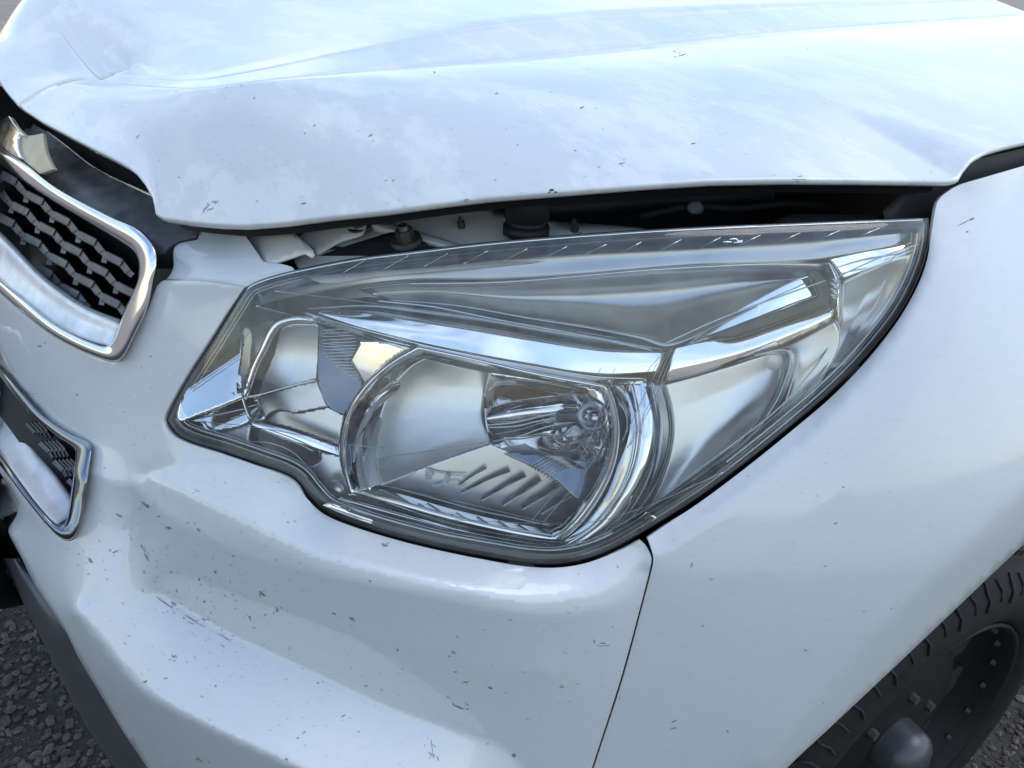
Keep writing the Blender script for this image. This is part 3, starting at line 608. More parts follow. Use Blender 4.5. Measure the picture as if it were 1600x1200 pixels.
# ---- lower lip and under tray
loft('lower_lip', [[(30, 872, .066), (46, 896, .066), (76, 942, .070), (102, 980, .072), (124, 1024, .070), (150, 1068, .068), (194, 1141, .064), (232, 1198, .058), (300, 1300, .05)], [(20, 874, .072), (34, 905, .074), (62, 955, .078), (86, 1000, .080), (112, 1050, .078), (140, 1098, .074), (180, 1158, .07), (222, 1215, .064), (280, 1310, .055)], [(4, 874, .066), (18, 900, .070), (39, 945, .072), (66, 998, .074), (99, 1064, .072), (124, 1110, .068), (148, 1148, .064), (184, 1200, .06), (240, 1290, .05)], [(4, 880, .03), (20, 908, .034), (41, 955, .034), (68, 1008, .034), (101, 1074, .03), (126, 1120, .03), (150, 1158, .03), (186, 1210, .03), (242, 1300, .02)]], M['lip'], truck, 60, 4, thick=.003)
intake = part('centre_intake')
patch('intake_top', [(-120, 650, 1), (0, 738, 1), (16, 764), (28, 797, 1), (12, 805), (-20, 812), (-120, 815, 1)], tilt(.052, 0, .0006, 0, 780), M['lip'], intake, step=10)
patch('intake_face', [(-120, 812, 1), (-20, 809), (30, 797, 1), (24, 812), (14, 832), (34, 872), (46, 898), (20, 900), (38, 945, 1), (0, 952), (-120, 955, 1)], .052, M['black'], intake, step=10)

# ---- wheel and arch liner
WC = np.array([.965, .955, .175]); th = R(10); wn = np.array([math.cos(th), -math.sin(th), 0]); wh = np.array([math.sin(th), math.cos(th), 0]); wz = np.array([0, 0, 1.])
wheel = part('front_wheel')
def revolve(prof, n=72):
    V = []
    for r, dx in prof:
        for k in range(n):
            t = 2*math.pi*k/n; V.append(WC+wn*dx+r*(math.cos(t)*wh+math.sin(t)*wz))
    f = [tuple(reversed(q)) for q in gridfaces(len(prof), n, True)]
    return V, f
meshobj('tyre', *revolve([(.262, -.215), (.30, -.235), (.345, -.225), (.366, -.205), (.370, -.05), (.366, -.038), (.360, -.036), (.358, -.032), (.357, -.028), (.350, -.018), (.335, -.006), (.31, .002), (.288, .002), (.274, -.006), (.266, -.012), (.262, -.03)]), M['rubber'], wheel)
def wpt(r, a, dx): return WC+wn*dx+r*(math.cos(a)*wh+math.sin(a)*wz)
for k in range(64):
    a = 2*math.pi*k/64
    if not (R(60) < a < R(230)): continue
    for r0, r1, d0, d1, a0, a1 in ((.366, .377, -.098, -.042, .006, .088), (.366, .377, -.175, -.108, .03, .105)):
        jit = random.uniform(-.004, .004)
        v = [wpt(r, a+aa+(d-d0)*.25+jit, d) for r in (r0, r1) for d in (d0, d1) for aa in (a0, a1)]
        meshobj('tread_block', v, [(0, 2, 3, 1), (4, 5, 7, 6), (0, 1, 5, 4), (2, 6, 7, 3), (0, 4, 6, 2), (1, 3, 7, 5)], M['rubber'], wheel, False)
SIP = []
for k in range(30):
    a = R(70)+k*R(5.6); zz = [(.354, 0, -.0235), (.345, .012, -.0135), (.333, .004, -.005), (.318, .022, -.0005)] if k % 2 else [(.352, .02, -.021), (.341, .0, -.0105), (.325, .006, -.003)]
    P_ = np.array([wpt(r+.0004, a+da, d+.0015) for r, da, d in zz]); SIP.append(tube3(P_, .0022, 5))
tag(meshobj('sidewall_sipes', *merge(SIP), M['bay'], wheel), kind='stuff')
meshobj('rim', *revolve([(.264, -.012), (.262, -.006), (.256, -.010), (.250, -.030), (.240, -.060), (.205, -.075), (.19, -.070), (.165, -.052), (.10, -.045), (.085, -.04), (.001, -.04)]), M['rim'], wheel)
meshobj('hub_cap', *revolve([(.047, -.045), (.0465, -.014), (.0455, -.006), (.043, .001), (.038, .008), (.030, .014), (.020, .018), (.010, .0198), (.001, .0202)], 32), M['hub'], wheel)
for k in range(6):
    a = R(20)+k*R(60); meshobj('wheel_nut', *merge([cyl3(wpt(.092, a, -.045), wn, .009, .008, .012, 6)]), M['nut'], wheel, False)
for k in range(10):
    a0 = 2*math.pi*k/10; P_ = [wpt(r, a0+da, -.0665+(.19-r)*-.0) for r, da in ((.178, -.16), (.205, -.20), (.225, -.12), (.225, .12), (.205, .20), (.178, .16))]
    meshobj('vent_hole', [p+wn*.003 for p in P_]+[p-wn*.02 for p in P_], [tuple(range(6)), tuple(reversed(range(6, 12)))]+[(i, 6+i, 6+(i+1) % 6, (i+1) % 6) for i in range(6)], M['bay'], wheel, False)
for k in range(24):
    a = 2*math.pi*k/24; meshobj('rim_rivet', *cyl3(wpt(.246, a, -.034), wn, .006, .0045, .006, 8), M['nut'], wheel, False)
LV, n = [], 40
for dx in (-.42, -.12):
    for k in range(n): t = R(-20)+R(220)*k/(n-1); LV.append(np.array([WC[0]+dx, .955, .27])+.43*(math.cos(t)*np.array([0, 1, 0])+math.sin(t)*wz))
meshobj('arch_liner', LV, gridfaces(2, n), M['bay'], truck)

# ================================================================== HEADLIGHT
hl = part('headlight')
AIM = dict(chrome_bar=30, reflector_bowl=26, turn_reflector=22, bowl_arc=16, chrome_barrel=10, outer_bezel=24, chrome_panel=38, chrome_step=30, marker_panel=38, marker_reflector=26, chrome_rail=30, corner_facet=34, inner_panel=40, high_beam_reflector=12, high_beam_wall=16, lower_wedge=20, lower_wedge_grey=8, small_bowl=16, gold_facet=24, lower_panel=10, bezel_hollow=22, bowl_floor=-6, pink_facet=2, sill_corner=22)
def piece(name, outl, off, mat, step=7, thick=.0012, bev=0, label=None, hw=None):
    return patch(name, outl, off, M[mat], hl, step=step, thick=thick, bev=bev, label=label, aim=AIM.get(name))
edge_out, edge_in = inset(OLc, -3.5), inset(OLc, 3)
# housing: dark tub behind everything
oo = inset(OLc, -2.0)
hv, hf = cdt(oo, [], 9); dd = segdist(hv, oo)
V = hitv(hv[:, 0], hv[:, 1], -.012-.115*np.clip(dd/13, 0, 1)); meshobj('housing', V, face_camera(V, hf), M['tub'], hl)
# hazed lens with a slight crown and a deep clear edge
lv, lf = cdt(OLc, [], 9); dd = segdist(lv, OLc)
V = hitv(lv[:, 0], lv[:, 1], -.003+.0065*(1-np.exp(-dd/9))); meshobj('lens', V, face_camera(V, lf), M['lens'], hl)
def band(name, i0, i1, d0, d1, o0, o1, mat, om=None):
    """band along the lens outline between two inset distances"""
    a, b = inset(OLc, d0), inset(OLc, d1); n = len(OLc); ids = [i % n for i in range(i0, i1 if i1 > i0 else i1+n)]
    om = (o0+o1)/2+.002 if om is None else om
    rr = [hitv(a[ids][:, 0], a[ids][:, 1], o0-.01), hitv(a[ids][:, 0], a[ids][:, 1], o0), hitv((a+b)[ids][:, 0]/2, (a+b)[ids][:, 1]/2, om), hitv(b[ids][:, 0], b[ids][:, 1], o1), hitv(b[ids][:, 0], b[ids][:, 1], o1-.006)]
    V = np.concatenate(rr); return meshobj(name, V, face_camera(V, gridfaces(5, len(ids))), M[mat], hl)
def near(p): return int(np.argmin(np.hypot(*(OLc-np.array(p)).T)))
iTL, iTip, iTR, iB, iBL = near((384, 452)), near((262, 657)), near((1449, 341)), near((900, 876)), near((503, 793))
band('lens_seal', iB-40, iTip+2, -2, 19, -.006, -.004, 'seal')
band('lens_seal', iTip+1, iTL+1, -2, 8, -.006, -.005, 'seal')
band('lens_seal', iTR, iB-38, -2, 6, -.006, -.005, 'seal')
band('lens_flange', iTL, iTR, -1, 8, -.005, -.005, 'seal', -.004)
def rim_line(d, o, r, i0, i1, name='lens_rim', mat='line'):
    a = inset(OLc, d); n = len(OLc); ids = [i % n for i in range(i0, i1 if i1 > i0 else i1+n)]; P = hitv(a[ids][:, 0], a[ids][:, 1], o)
    meshobj(name, *tube3(P, r), M[mat], hl)
for d_, o_, r_ in ((8, -.004, .0009), (13, -.006, .0005), (18, -.008, .0012), (26, -.011, .0006)): rim_line(d_, o_, r_, iTR+3, iB, mat='line' if r_ > .0007 else 'etch')
rim_line(21, -.003, .0010, iB-10, iTip+2); rim_line(25, -.006, .0005, iB-10, iTip)
for d_ in (11, 16): rim_line(d_, -.005, .0005, iTip+2, iTL+14, mat='etch')
rim_line(2.5, -.001, .00045, iTL, iTR); rim_line(13, -.006, .0006, iTL, iTR, mat='seal')
rim_line(14, -.002, .0007, iTip-34, iTip+3)

# smoked upper bezel: deck above the ridge, hollow below it
loft('upper_bezel', [[(395, 455, -.010), (440, 440, -.012), (520, 420, -.014), (640, 404, -.014), (760, 391, -.014), (900, 378, -.014), (1100, 366, -.014), (1300, 355, -.013), (1440, 349, -.012)],
 [(397, 466, -.018), (450, 452, -.022), (530, 432, -.026), (650, 415, -.030), (770, 405, -.032), (910, 395, -.034), (1100, 385, -.032), (1300, 373, -.028), (1440, 360, -.016)],
 [(402, 478, -.022), (450, 466, -.026), (540, 450, -.030), (650, 438, -.032), (770, 438, -.033), (900, 430, -.033), (1080, 415, -.032), (1250, 409, -.028), (1400, 385, -.018)]], M['bezel'], hl, 80, 6)
loft('upper_dark_band', [[(470, 424, -.012), (560, 410, -.012), (640, 400, -.012), (760, 387, -.012), (900, 374, -.012), (1100, 363, -.012), (1300, 352, -.012), (1441, 346, -.011)], [(480, 428, -.013), (570, 418, -.014), (650, 409, -.014), (770, 397, -.015), (900, 386, -.015), (1100, 376, -.014), (1300, 364, -.013), (1441, 354, -.011)], [(486, 431, -.016), (580, 424, -.018), (660, 418, -.020), (780, 407, -.021), (900, 398, -.021), (1100, 388, -.020), (1300, 374, -.018), (1440, 362, -.012)]], M['slot'], hl, 60, 4)  # added dark strip covers the sky-bright edge of the bezel
loft('bezel_ridge', [[(640, 440, -.034), (780, 438, -.035), (900, 429, -.034), (1000, 420, -.033), (1100, 413, -.032), (1200, 409, -.030), (1288, 410, -.028)], [(640, 443, -.029), (780, 441, -.029), (900, 432, -.029), (1000, 423, -.028), (1100, 417, -.027), (1200, 413, -.026), (1287, 415, -.025)], [(640, 448, -.033), (780, 447, -.035), (900, 438, -.035), (1000, 430, -.034), (1100, 424, -.033), (1200, 420, -.032), (1284, 422, -.030)]], M['satin'], hl, 70, 4)
loft('bezel_hollow', [[(560, 452, -.034), (640, 444, -.034), (780, 442, -.036), (900, 434, -.036), (1000, 426, -.035), (1100, 420, -.034), (1200, 416, -.033), (1280, 418, -.031)], [(570, 457, -.045), (660, 452, -.050), (790, 455, -.056), (900, 452, -.062), (1000, 448, -.064), (1100, 440, -.060), (1200, 433, -.052), (1276, 430, -.042)], [(590, 462, -.046), (690, 462, -.052), (800, 472, -.060), (900, 478, -.066), (1000, 486, -.066), (1080, 478, -.062), (1180, 458, -.052), (1262, 440, -.042)], [(610, 468, -.040), (720, 478, -.044), (820, 496, -.046), (920, 512, -.046), (1000, 528, -.042), (1046, 540, -.036), (1120, 508, -.034), (1200, 468, -.034)]], M['bezel'], hl, 80, 6, aim=AIM['bezel_hollow'])
loft('dark_reflection_strip', [[(470, 478, -.040), (560, 465, -.042), (620, 466, -.044), (720, 476, -.046), (820, 494, -.046), (920, 510, -.044), (1000, 526, -.040), (1040, 538, -.036)], [(480, 482, -.034), (570, 476, -.034), (640, 482, -.035), (740, 494, -.036), (840, 512, -.036), (930, 526, -.036), (1000, 540, -.034), (1036, 545, -.032)], [(495, 486, -.036), (580, 486, -.036), (660, 498, -.037), (760, 512, -.038), (850, 528, -.038), (940, 543, -.037), (1005, 548, -.035), (1035, 549, -.033)]], M['dbezel'], hl, 70, 5)  # chrome strip, its dark reflection put into the metal colour
for l in ([(590, 470, -.032), (680, 480, -.033), (780, 500, -.034), (900, 522, -.034), (990, 541, -.033), (1018, 548, -.032), (1021, 556, -.032)], [(500, 487, -.033), (600, 492, -.034), (700, 508, -.035), (833, 531, -.035), (940, 547, -.034), (1010, 551, -.032)]): tubes('strip_edge', [l], .0007, M['line'], hl)
# pale chrome bar over the bowls
loft('chrome_bar', [[(497, 487, -.034), (560, 487, -.033), (640, 499, -.031), (740, 515, -.029), (833, 531, -.028), (940, 547, -.027), (1040, 550, -.026)], [(498, 488, -.030), (560, 498, -.028), (650, 517, -.026), (745, 535, -.025), (833, 551, -.0245), (935, 566, -.0235), (1036, 565, -.0225)], [(499, 490, -.029), (560, 511, -.0245), (660, 537, -.0225), (750, 556, -.021), (833, 571, -.0205), (930, 587, -.020), (1030, 582, -.020)]], M['chrome'], hl, 70, 6, aim=AIM['chrome_bar'])
loft('chrome_bar_lip', [[(470, 487, -.030), (560, 513, -.023), (660, 539, -.020), (750, 558, -.018), (833, 573, -.017), (930, 589, -.016), (1010, 592, -.017)], [(472, 490, -.032), (560, 517, -.026), (660, 544, -.024), (750, 563, -.023), (833, 578, -.022), (930, 594, -.021), (1010, 596, -.020)], [(474, 494, -.044), (560, 523, -.040), (660, 549, -.038), (750, 569, -.036), (833, 584, -.034), (930, 599, -.030), (1005, 600, -.028)]], M['dchrome'], hl, 60, 4)

# low beam: frame, bowl, floor, ribs, bulb
FO = [(650, 539, 1), (740, 558), (840, 581), (940, 600), (953, 606), (964, 640), (968, 680), (961, 725), (942, 770), (912, 815), (882, 843), (868, 852, 1), (800, 840), (700, 817), (620, 795), (565, 778), (549, 772, 1), (536, 740), (530, 704), (534, 668), (547, 632), (572, 597), (608, 566)]
FI = [(662, 551, 1), (745, 569), (842, 592), (926, 607), (938, 613), (948, 644), (951, 680), (945, 720), (928, 758), (900, 797), (876, 820), (862, 828, 1), (795, 816), (705, 795), (640, 776), (590, 763), (566, 757, 1), (553, 738), (546, 704), (550, 668), (562, 634), (584, 602), (616, 572)]
a, b = crv(FO, True, 6), None
def ring2(name, outer, inner, offs, mat, n=14):
    def kk(P):
        out = []; N = len(P)
        for i in range(N):
            q = crv([P[i], P[(i+1) % N]], False, 4) if False else None
        c = crv(P, True, 2); ids = [int(np.argmin(np.hypot(*(c-np.array(p[:2])).T))) for p in P]; ids[0] = 0; ids.append(len(c)); c = np.vstack([c, c[:1]])
        for i0, i1 in zip(ids[:-1], ids[1:]): out.append(resample(c[i0:i1+1], n+1)[:-1])
        return np.concatenate(out)
    A_, B_ = kk(outer), kk(inner); V = np.concatenate([hitv(*(A_+(B_-A_)*t).T, o) for t, o in offs])
    return meshobj(name, V, face_camera(V, gridfaces(len(offs), len(A_), True)), M[mat], hl)
ring2('low_beam_frame', FO, FI, [(0, -.040), (0, -.022), (.12, -.017), (.55, -.016), (.62, -.019), (1, -.030), (1, -.045)], 'chrome')
loft('bowl_arc', [[(655, 549, -.030), (630, 566, -.029), (597, 590, -.028), (571, 616, -.027), (552, 643, -.026), (543, 670, -.026), (539, 700, -.026), (541, 734, -.026), (550, 768, -.027)], [(682, 556, -.042), (640, 580, -.041), (612, 600, -.040), (582, 630, -.039), (568, 652, -.038), (559, 680, -.037), (555, 708, -.037), (558, 740, -.037), (567, 766, -.038)], [(712, 563, -.058), (660, 588, -.056), (624, 610, -.055), (592, 636, -.054), (576, 660, -.053), (568, 686, -.052), (566, 716, -.052), (570, 742, -.052), (578, 763, -.052)]], M['chrome'], hl, 70, 6, aim=AIM['bowl_arc'])
loft('bowl_arc', [[(712, 563, -.055), (660, 588, -.053), (624, 610, -.052), (590, 636, -.051), (574, 660, -.050), (567, 686, -.049), (565, 716, -.049), (569, 742, -.049), (578, 764, -.049)], [(690, 580, -.064), (640, 606, -.062), (606, 634, -.060), (589, 658, -.059), (580, 684, -.058), (578, 718, -.058), (586, 758, -.058)], [(672, 590, -.078), (640, 612, -.076), (612, 638, -.074), (598, 660, -.072), (590, 688, -.071), (589, 720, -.070), (598, 757, -.069)]], M['chrome'], hl, 60, 6, aim=AIM['bowl_arc'])
loft('bowl_arc', [[(549, 772, -.020), (536, 740, -.019), (530, 704, -.018), (533, 668, -.018), (546, 632, -.019), (570, 597, -.020)], [(552, 770, -.018), (540, 738, -.016), (535, 704, -.015), (538, 668, -.015), (551, 633, -.016), (574, 598, -.018)], [(555, 768, -.026), (544, 737, -.025), (540, 704, -.024), (543, 669, -.024), (555, 635, -.025), (578, 600, -.026)]], M['dchrome'], hl, 40, 4)
loft('reflector_bowl', [[(664, 560, -.072), (640, 574, -.071), (612, 604, -.069), (598, 636, -.067), (589, 668, -.065), (586, 704, -.062), (589, 735, -.059), (597, 760, -.056)],
 [(690, 566, -.085), (662, 590, -.084), (640, 622, -.082), (630, 655, -.080), (628, 690, -.077), (632, 722, -.073), (644, 741, -.070)],
 [(730, 575, -.098), (705, 605, -.098), (692, 635, -.096), (690, 665, -.094), (694, 695, -.091), (704, 715, -.087)],
 [(768, 582, -.108), (758, 611, -.109), (756, 642, -.109), (760, 668, -.107), (767, 693, -.104)]], M['satin'], hl, 50, 12, aim=AIM['reflector_bowl'])
side_f = field([[(765, 584, -.095), (757, 612, -.112), (757, 642, -.122), (765, 690, -.115), (800, 712, -.100), (850, 712, -.088), (918, 720, -.060)], [(766, 583, -.090), (840, 598, -.080), (926, 612, -.060)], [(950, 650, -.045), (952, 690, -.045)], [(820, 640, -.125)], [(870, 660, -.110)], [(790, 620, -.118), (880, 622, -.092)]], 10, h=6, lo=(740, 560), hi=(980, 760))
piece('bowl_side', [(764, 582, 1), (840, 594), (934, 609), (952, 640), (954, 690), (944, 726), (918, 722), (852, 714), (798, 712), (764, 694, 1), (756, 642), (757, 612)], side_f, 'chrome', 3.5)
piece('bowl_roof', [(803, 593), (838, 596), (926, 612), (930, 618), (922, 619), (880, 617), (834, 609), (814, 601)], tilt(-.060, 0, -.0006, 870, 607), 'dbezel', 3.5)
piece('bowl_floor', [(596, 758, 1), (680, 723), (767, 693, 1), (815, 716), (870, 748), (908, 778), (893, 800), (864, 822, 1), (792, 808), (675, 779)], tilt(-.062, -.00005, .00045, 740, 760), 'satin2', 3.5)
slots = [((717, 757), (738, 743), (760, 731)), ((721, 769), (760, 750), (797, 736)), ((753, 780), (790, 759), (822, 744)), ((786, 788), (815, 770), (846, 750)), ((816, 794), (845, 777), (880, 757)), ((846, 801), (866, 789), (902, 768))]
for sl_ in slots:
    q = crv(sl_, False, 5); meshobj('floor_slot', *bar(q, 1.6, -.0585+.0, -.066), M['dbezel'], hl, False)
    q = q+np.array([.5, 3.0]); f_ = tilt(-.0605, -.00005, .00045, 740, 760)
for sl_ in slots:
    q = crv(sl_, False, 5); f_ = tilt(-.061, -.00005, .00045, 740, 760); P = hitv(q[:, 0], q[:, 1]+2.5, f_(q[:, 0], q[:, 1])+.001); meshobj('slot_edge', *tube3(P, .0008), M['line'], hl)
piece('rib_panel', [(786, 706), (852, 710), (918, 719), (938, 724), (930, 750), (906, 780), (868, 750), (826, 727)], tilt(-.060, 0, .0003, 860, 735), 'dbezel', 3.5)
rl = [[(790+i*6.4+8, 708+i*.9, -.0585), (826+i*4.6, 729+i*3.2, -.0555)] for i in range(0, 19)]
rl = [[(800+i*7.2, 709+i*1.1, -.0625+i*.0002), (828+i*4.4, 727+i*3.1, -.056)] for i in range(18)]
tag(tubes('panel_ribs', [[(826+i*4.6, 728+i*3.0, -.057), (856+i*4.6, 713+i*3.0, -.061)] for i in range(17)]+[[(852+i*4, 712+i*2.4, -.061), (890+i*3, 716+i*2, -.061)] for i in range(0, 9)], .0006, M['satin2'], hl), kind='stuff')
loft('reflection_waves', [[(757, 638, -.105), (800, 626, -.098), (840, 620, -.090), (884, 617, -.082), (900, 622, -.075)], [(758, 655, -.096), (800, 648, -.090), (840, 644, -.082), (880, 640, -.076), (905, 640, -.068)], [(760, 668, -.100), (800, 664, -.092), (840, 660, -.086), (880, 654, -.078), (905, 652, -.070)], [(764, 684, -.104), (800, 683, -.098), (845, 676, -.090), (880, 668, -.082), (905, 664, -.074)]], M['chrome'], hl, 40, 8)  # chrome ripples shaped to imitate wavy reflections in the bowl
tubes('reflection_edge', [[(762, 664, -.093), (805, 660, -.086), (842, 651, -.078), (880, 643, -.072), (900, 640, -.066)], [(764, 668, -.094), (805, 666, -.087), (845, 657, -.080), (884, 650, -.072), (904, 648, -.066)], [(770, 690, -.098), (810, 682, -.090), (850, 668, -.082), (885, 661, -.074), (908, 658, -.066)]], .0008, M['line'], hl)  # pale tubes trace the edges of the imitated reflections
bp_ = hitv(924, 648, -.062)[0]; ba = hitv(860, 650, -.075)[0]-bp_; ba /= np.linalg.norm(ba)
def lathe(c, axis, prof, n=24):
    a = np.array(axis, float); a /= np.linalg.norm(a); u = np.cross(a, (0, 0, 1.)); u /= np.linalg.norm(u); v = np.cross(a, u)
    V = [np.array(c)+a*h+r*(math.cos(2*math.pi*k/n)*u+math.sin(2*math.pi*k/n)*v) for h, r in prof for k in range(n)]
    return V, gridfaces(len(prof), n, True)
meshobj('bulb', *lathe(bp_, ba, [(-.014, .0005), (-.012, .005), (-.007, .0095), (0, .0115), (.006, .0105), (.010, .008), (.013, .0065), (.030, .0062), (.034, .004)]), M['bulb'], hl)
q0 = hitv(918, 650, -.046)[0]
meshobj('bulb_shield', *lathe(hitv(926, 650, -.052)[0], -(CAM-bp_), [(-.001, .0135), (0, .0145), (.002, .0142), (.006, .012), (.007, .011)], 28), M['satin2'], hl)
meshobj('bulb_tip', *lathe(hitv(929, 652, -.050)[0], (CAM-bp_), [(0, .007), (.002, .0068), (.005, .005), (.0065, .002), (.0066, .0002)], 20), M['bulb'], hl)
for (x0, y0), (x1, y1), (x2, y2) in (((668, 735), (674, 745), (664, 746)), ((700, 743), (694, 756), (675, 760))):  # pale pieces stand for the clip's reflection on the bowl floor
    meshobj('clip_reflection', *merge([bar(np.array([(x0, y0), (x1, y1)], float), 4.5, -.054, -.060), bar(np.array([(x1, y1), (x2, y2)], float), 3, -.054, -.060)]), M['line'], hl, False)
tubes('clip_reflection', [[(664, 730, -.060), (690, 739, -.058), (728, 744, -.057)], [(690, 757, -.054), (712, 757, -.053), (728, 765, -.053)]], .0008, M['line'], hl)
# right flank of the frame in clear ribs
for k, (dx, dy) in enumerate(((0, 0), (-8, -3))):
    tubes('flank_rib', [[(950+dx, 608+dy, -.016), (962+dx, 640+dy, -.014), (965+dx, 680+dy, -.013), (958+dx, 724+dy, -.013), (938+dx, 770+dy, -.013), (908+dx, 814+dy, -.014), (874+dx*.5, 846+dy, -.015)]], .0009 if k < 2 else .0006, M['etch'], hl)

# chrome barrel, ring and turn reflector
loft('chrome_barrel', [[(952, 600, -.040), (966, 640, -.040), (969, 680, -.040), (962, 725, -.040), (944, 770, -.040), (914, 815, -.038), (868, 854, -.034)], [(985, 596, -.022), (995, 640, -.018), (998, 682, -.016), (990, 730, -.016), (970, 774, -.018), (940, 815, -.022), (890, 856, -.026)], [(1015, 594, -.020), (1026, 640, -.017), (1028, 680, -.016), (1018, 730, -.017), (996, 774, -.019), (962, 816, -.022), (915, 854, -.026)], [(1036, 596, -.034), (1046, 640, -.034), (1047, 680, -.034), (1036, 730, -.034), (1012, 776, -.034), (978, 818, -.034), (936, 850, -.034)]], M['chrome'], hl, 60, 8, aim=AIM['chrome_barrel'])
loft('barrel_ring', [[(1031, 596, -.022), (1042, 640, -.020), (1044, 680, -.020), (1034, 726, -.020), (1012, 770, -.020), (978, 812, -.021), (940, 842, -.023)], [(1036, 596, -.016), (1047, 640, -.014), (1049, 680, -.014), (1038, 728, -.014), (1016, 774, -.015), (982, 816, -.017), (942, 847, -.019)], [(1041, 597, -.024), (1052, 640, -.022), (1054, 680, -.022), (1043, 730, -.022), (1020, 777, -.023), (986, 820, -.024), (945, 851, -.025)]], M['dbezel'], hl, 60, 4)
loft('turn_reflector', [[(1036, 600, -.046), (1048, 640, -.047), (1049, 690, -.047), (1037, 745, -.047), (1010, 800, -.047)],
 [(1085, 588, -.043), (1095, 625, -.045), (1092, 675, -.045), (1076, 720, -.045), (1050, 768, -.043)],
 [(1140, 572, -.038), (1150, 605, -.040), (1140, 650, -.039), (1116, 690, -.038), (1090, 740, -.036)],
 [(1190, 556, -.032), (1198, 580, -.033), (1186, 618, -.032), (1162, 655, -.031), (1130, 709, -.029)],
 [(1217, 552, -.026), (1222, 566, -.026), (1214, 604, -.025), (1192, 648, -.024), (1152, 693, -.022)]], M['satin'], hl, 50, 10, aim=AIM['turn_reflector'])
loft('turn_trim', [[(1180, 556, -.026), (1214, 550, -.024), (1223, 556, -.023), (1224, 572, -.022), (1212, 612, -.021), (1184, 662, -.021), (1150, 696, -.021), (1080, 750, -.023)], [(1182, 553, -.018), (1222, 546, -.017), (1233, 553, -.016), (1233, 574, -.016), (1218, 616, -.015), (1188, 666, -.015), (1154, 700, -.015), (1084, 753, -.018)], [(1184, 550, -.026), (1228, 543, -.025), (1241, 551, -.024), (1240, 575, -.023), (1224, 620, -.022), (1192, 670, -.022), (1158, 704, -.022), (1088, 757, -.024)]], M['satin2'], hl, 50, 4)
tubes('turn_trim_edge', [[(1178, 556, -.016), (1216, 547, -.015), (1232, 550, -.014), (1234, 570, -.014), (1218, 616, -.013), (1204, 642, -.013)]], .0008, M['line'], hl)
tubes('turn_trim_edge', [[(1240, 550, -.018), (1246, 558, -.017), (1244, 575, -.016), (1228, 625, -.015), (1214, 652, -.015)]], .0007, M['line'], hl)
tubes('turn_trim_edge', [[(1305, 500, -.016), (1312, 520, -.015), (1304, 550, -.014), (1280, 588, -.013), (1230, 645, -.013), (1170, 700, -.013), (1080, 765, -.014)]], .0008, M['line'], hl)
tubes('turn_trim_edge', [[(1296, 505, -.018), (1300, 525, -.016), (1290, 550, -.015), (1262, 588, -.014), (1214, 640, -.014), (1150, 690, -.014), (1060, 756, -.015)]], .0008, M['line'], hl)
loft('outer_bezel', [[(1150, 566, -.060), (1220, 542, -.050), (1304, 503, -.030)], [(1160, 580, -.060), (1250, 560, -.034), (1312, 522, -.026)], [(1180, 660, -.045), (1236, 612, -.028), (1306, 552, -.022)], [(1080, 756, -.030), (1180, 690, -.022), (1270, 620, -.016)], [(930, 848, -.030), (1060, 780, -.020), (1230, 668, -.012)]], M['satin'], hl, 40, 6, aim=AIM['outer_bezel'])
tubes('hub_facet', [[(1051, 543, -.020), (1036, 575, -.016), (1010, 640, -.014), (980, 700, -.012)], [(1047, 546, -.020), (1026, 580, -.016), (996, 640, -.014), (972, 690, -.012)], [(1056, 544, -.020), (1040, 580, -.016), (1022, 625, -.014), (985, 695, -.012)]], .0005, M['etch'], hl)

# upper right chrome: panel, slot, bar, groove, end cap
loft('chrome_panel', [[(1060, 538, -.034), (1110, 508, -.036), (1170, 474, -.036), (1230, 443, -.035), (1266, 430, -.034)], [(1062, 540, -.031), (1120, 514, -.032), (1180, 484, -.032), (1240, 456, -.031), (1273, 446, -.031)], [(1066, 541, -.029), (1130, 521, -.0285), (1190, 496, -.028), (1250, 472, -.028), (1281, 461, -.028)]], M['chrome'], hl, 40, 6, aim=AIM['chrome_panel'])
piece('dark_slot', [(1100, 528, 1), (1146, 511), (1200, 492), (1272, 468), (1279, 464), (1278, 456), (1268, 436), (1262, 428, 1), (1278, 421, 1), (1290, 436), (1299, 456), (1297, 470), (1292, 477), (1210, 507), (1152, 527, 1)], tilt(-.0195, 0, 0, 1200, 480), 'slot', 3.5, .003)
loft('chrome_step', [[(1052, 544, -.028), (1100, 533, -.029), (1152, 526, -.030), (1220, 503, -.030), (1300, 474, -.029)], [(1048, 560, -.0245), (1100, 548, -.025), (1158, 536, -.0255), (1222, 513, -.0255), (1302, 481, -.025)], [(1044, 580, -.0215), (1104, 564, -.0215), (1164, 546, -.022), (1224, 524, -.022), (1303, 488, -.022)], [(1040, 598, -.021), (1100, 582, -.0205), (1170, 554, -.021), (1226, 532, -.021), (1303, 493, -.021)]], M['chrome'], hl, 50, 6, aim=AIM['chrome_step'])
piece('step_groove', [(1154, 559, 1), (1200, 537), (1302, 491, 1), (1302, 502, 1), (1212, 543), (1172, 556)], -.0215, 'satin2', 3.5)
loft('end_cap', [[(1284, 411, -.030), (1290, 424, -.028), (1299, 448, -.026), (1300, 470, -.024), (1303, 490, -.022), (1306, 520, -.020)], [(1296, 411, -.020), (1304, 428, -.017), (1310, 450, -.015), (1309, 475, -.015), (1310, 496, -.015), (1308, 520, -.016)], [(1302, 414, -.030), (1314, 432, -.027), (1319, 452, -.024), (1318, 478, -.022), (1315, 500, -.020), (1310, 522, -.019)]], M['chrome'], hl, 40, 5)
tag(tubes('end_cap_knurl', [[(1300+3*math.sin(k*2.1), 436+k*3.0, -.0145), (1310+3*math.cos(k*1.7), 440+k*3.0, -.0145)] for k in range(10)], .0008, M['line'], hl), kind='stuff')
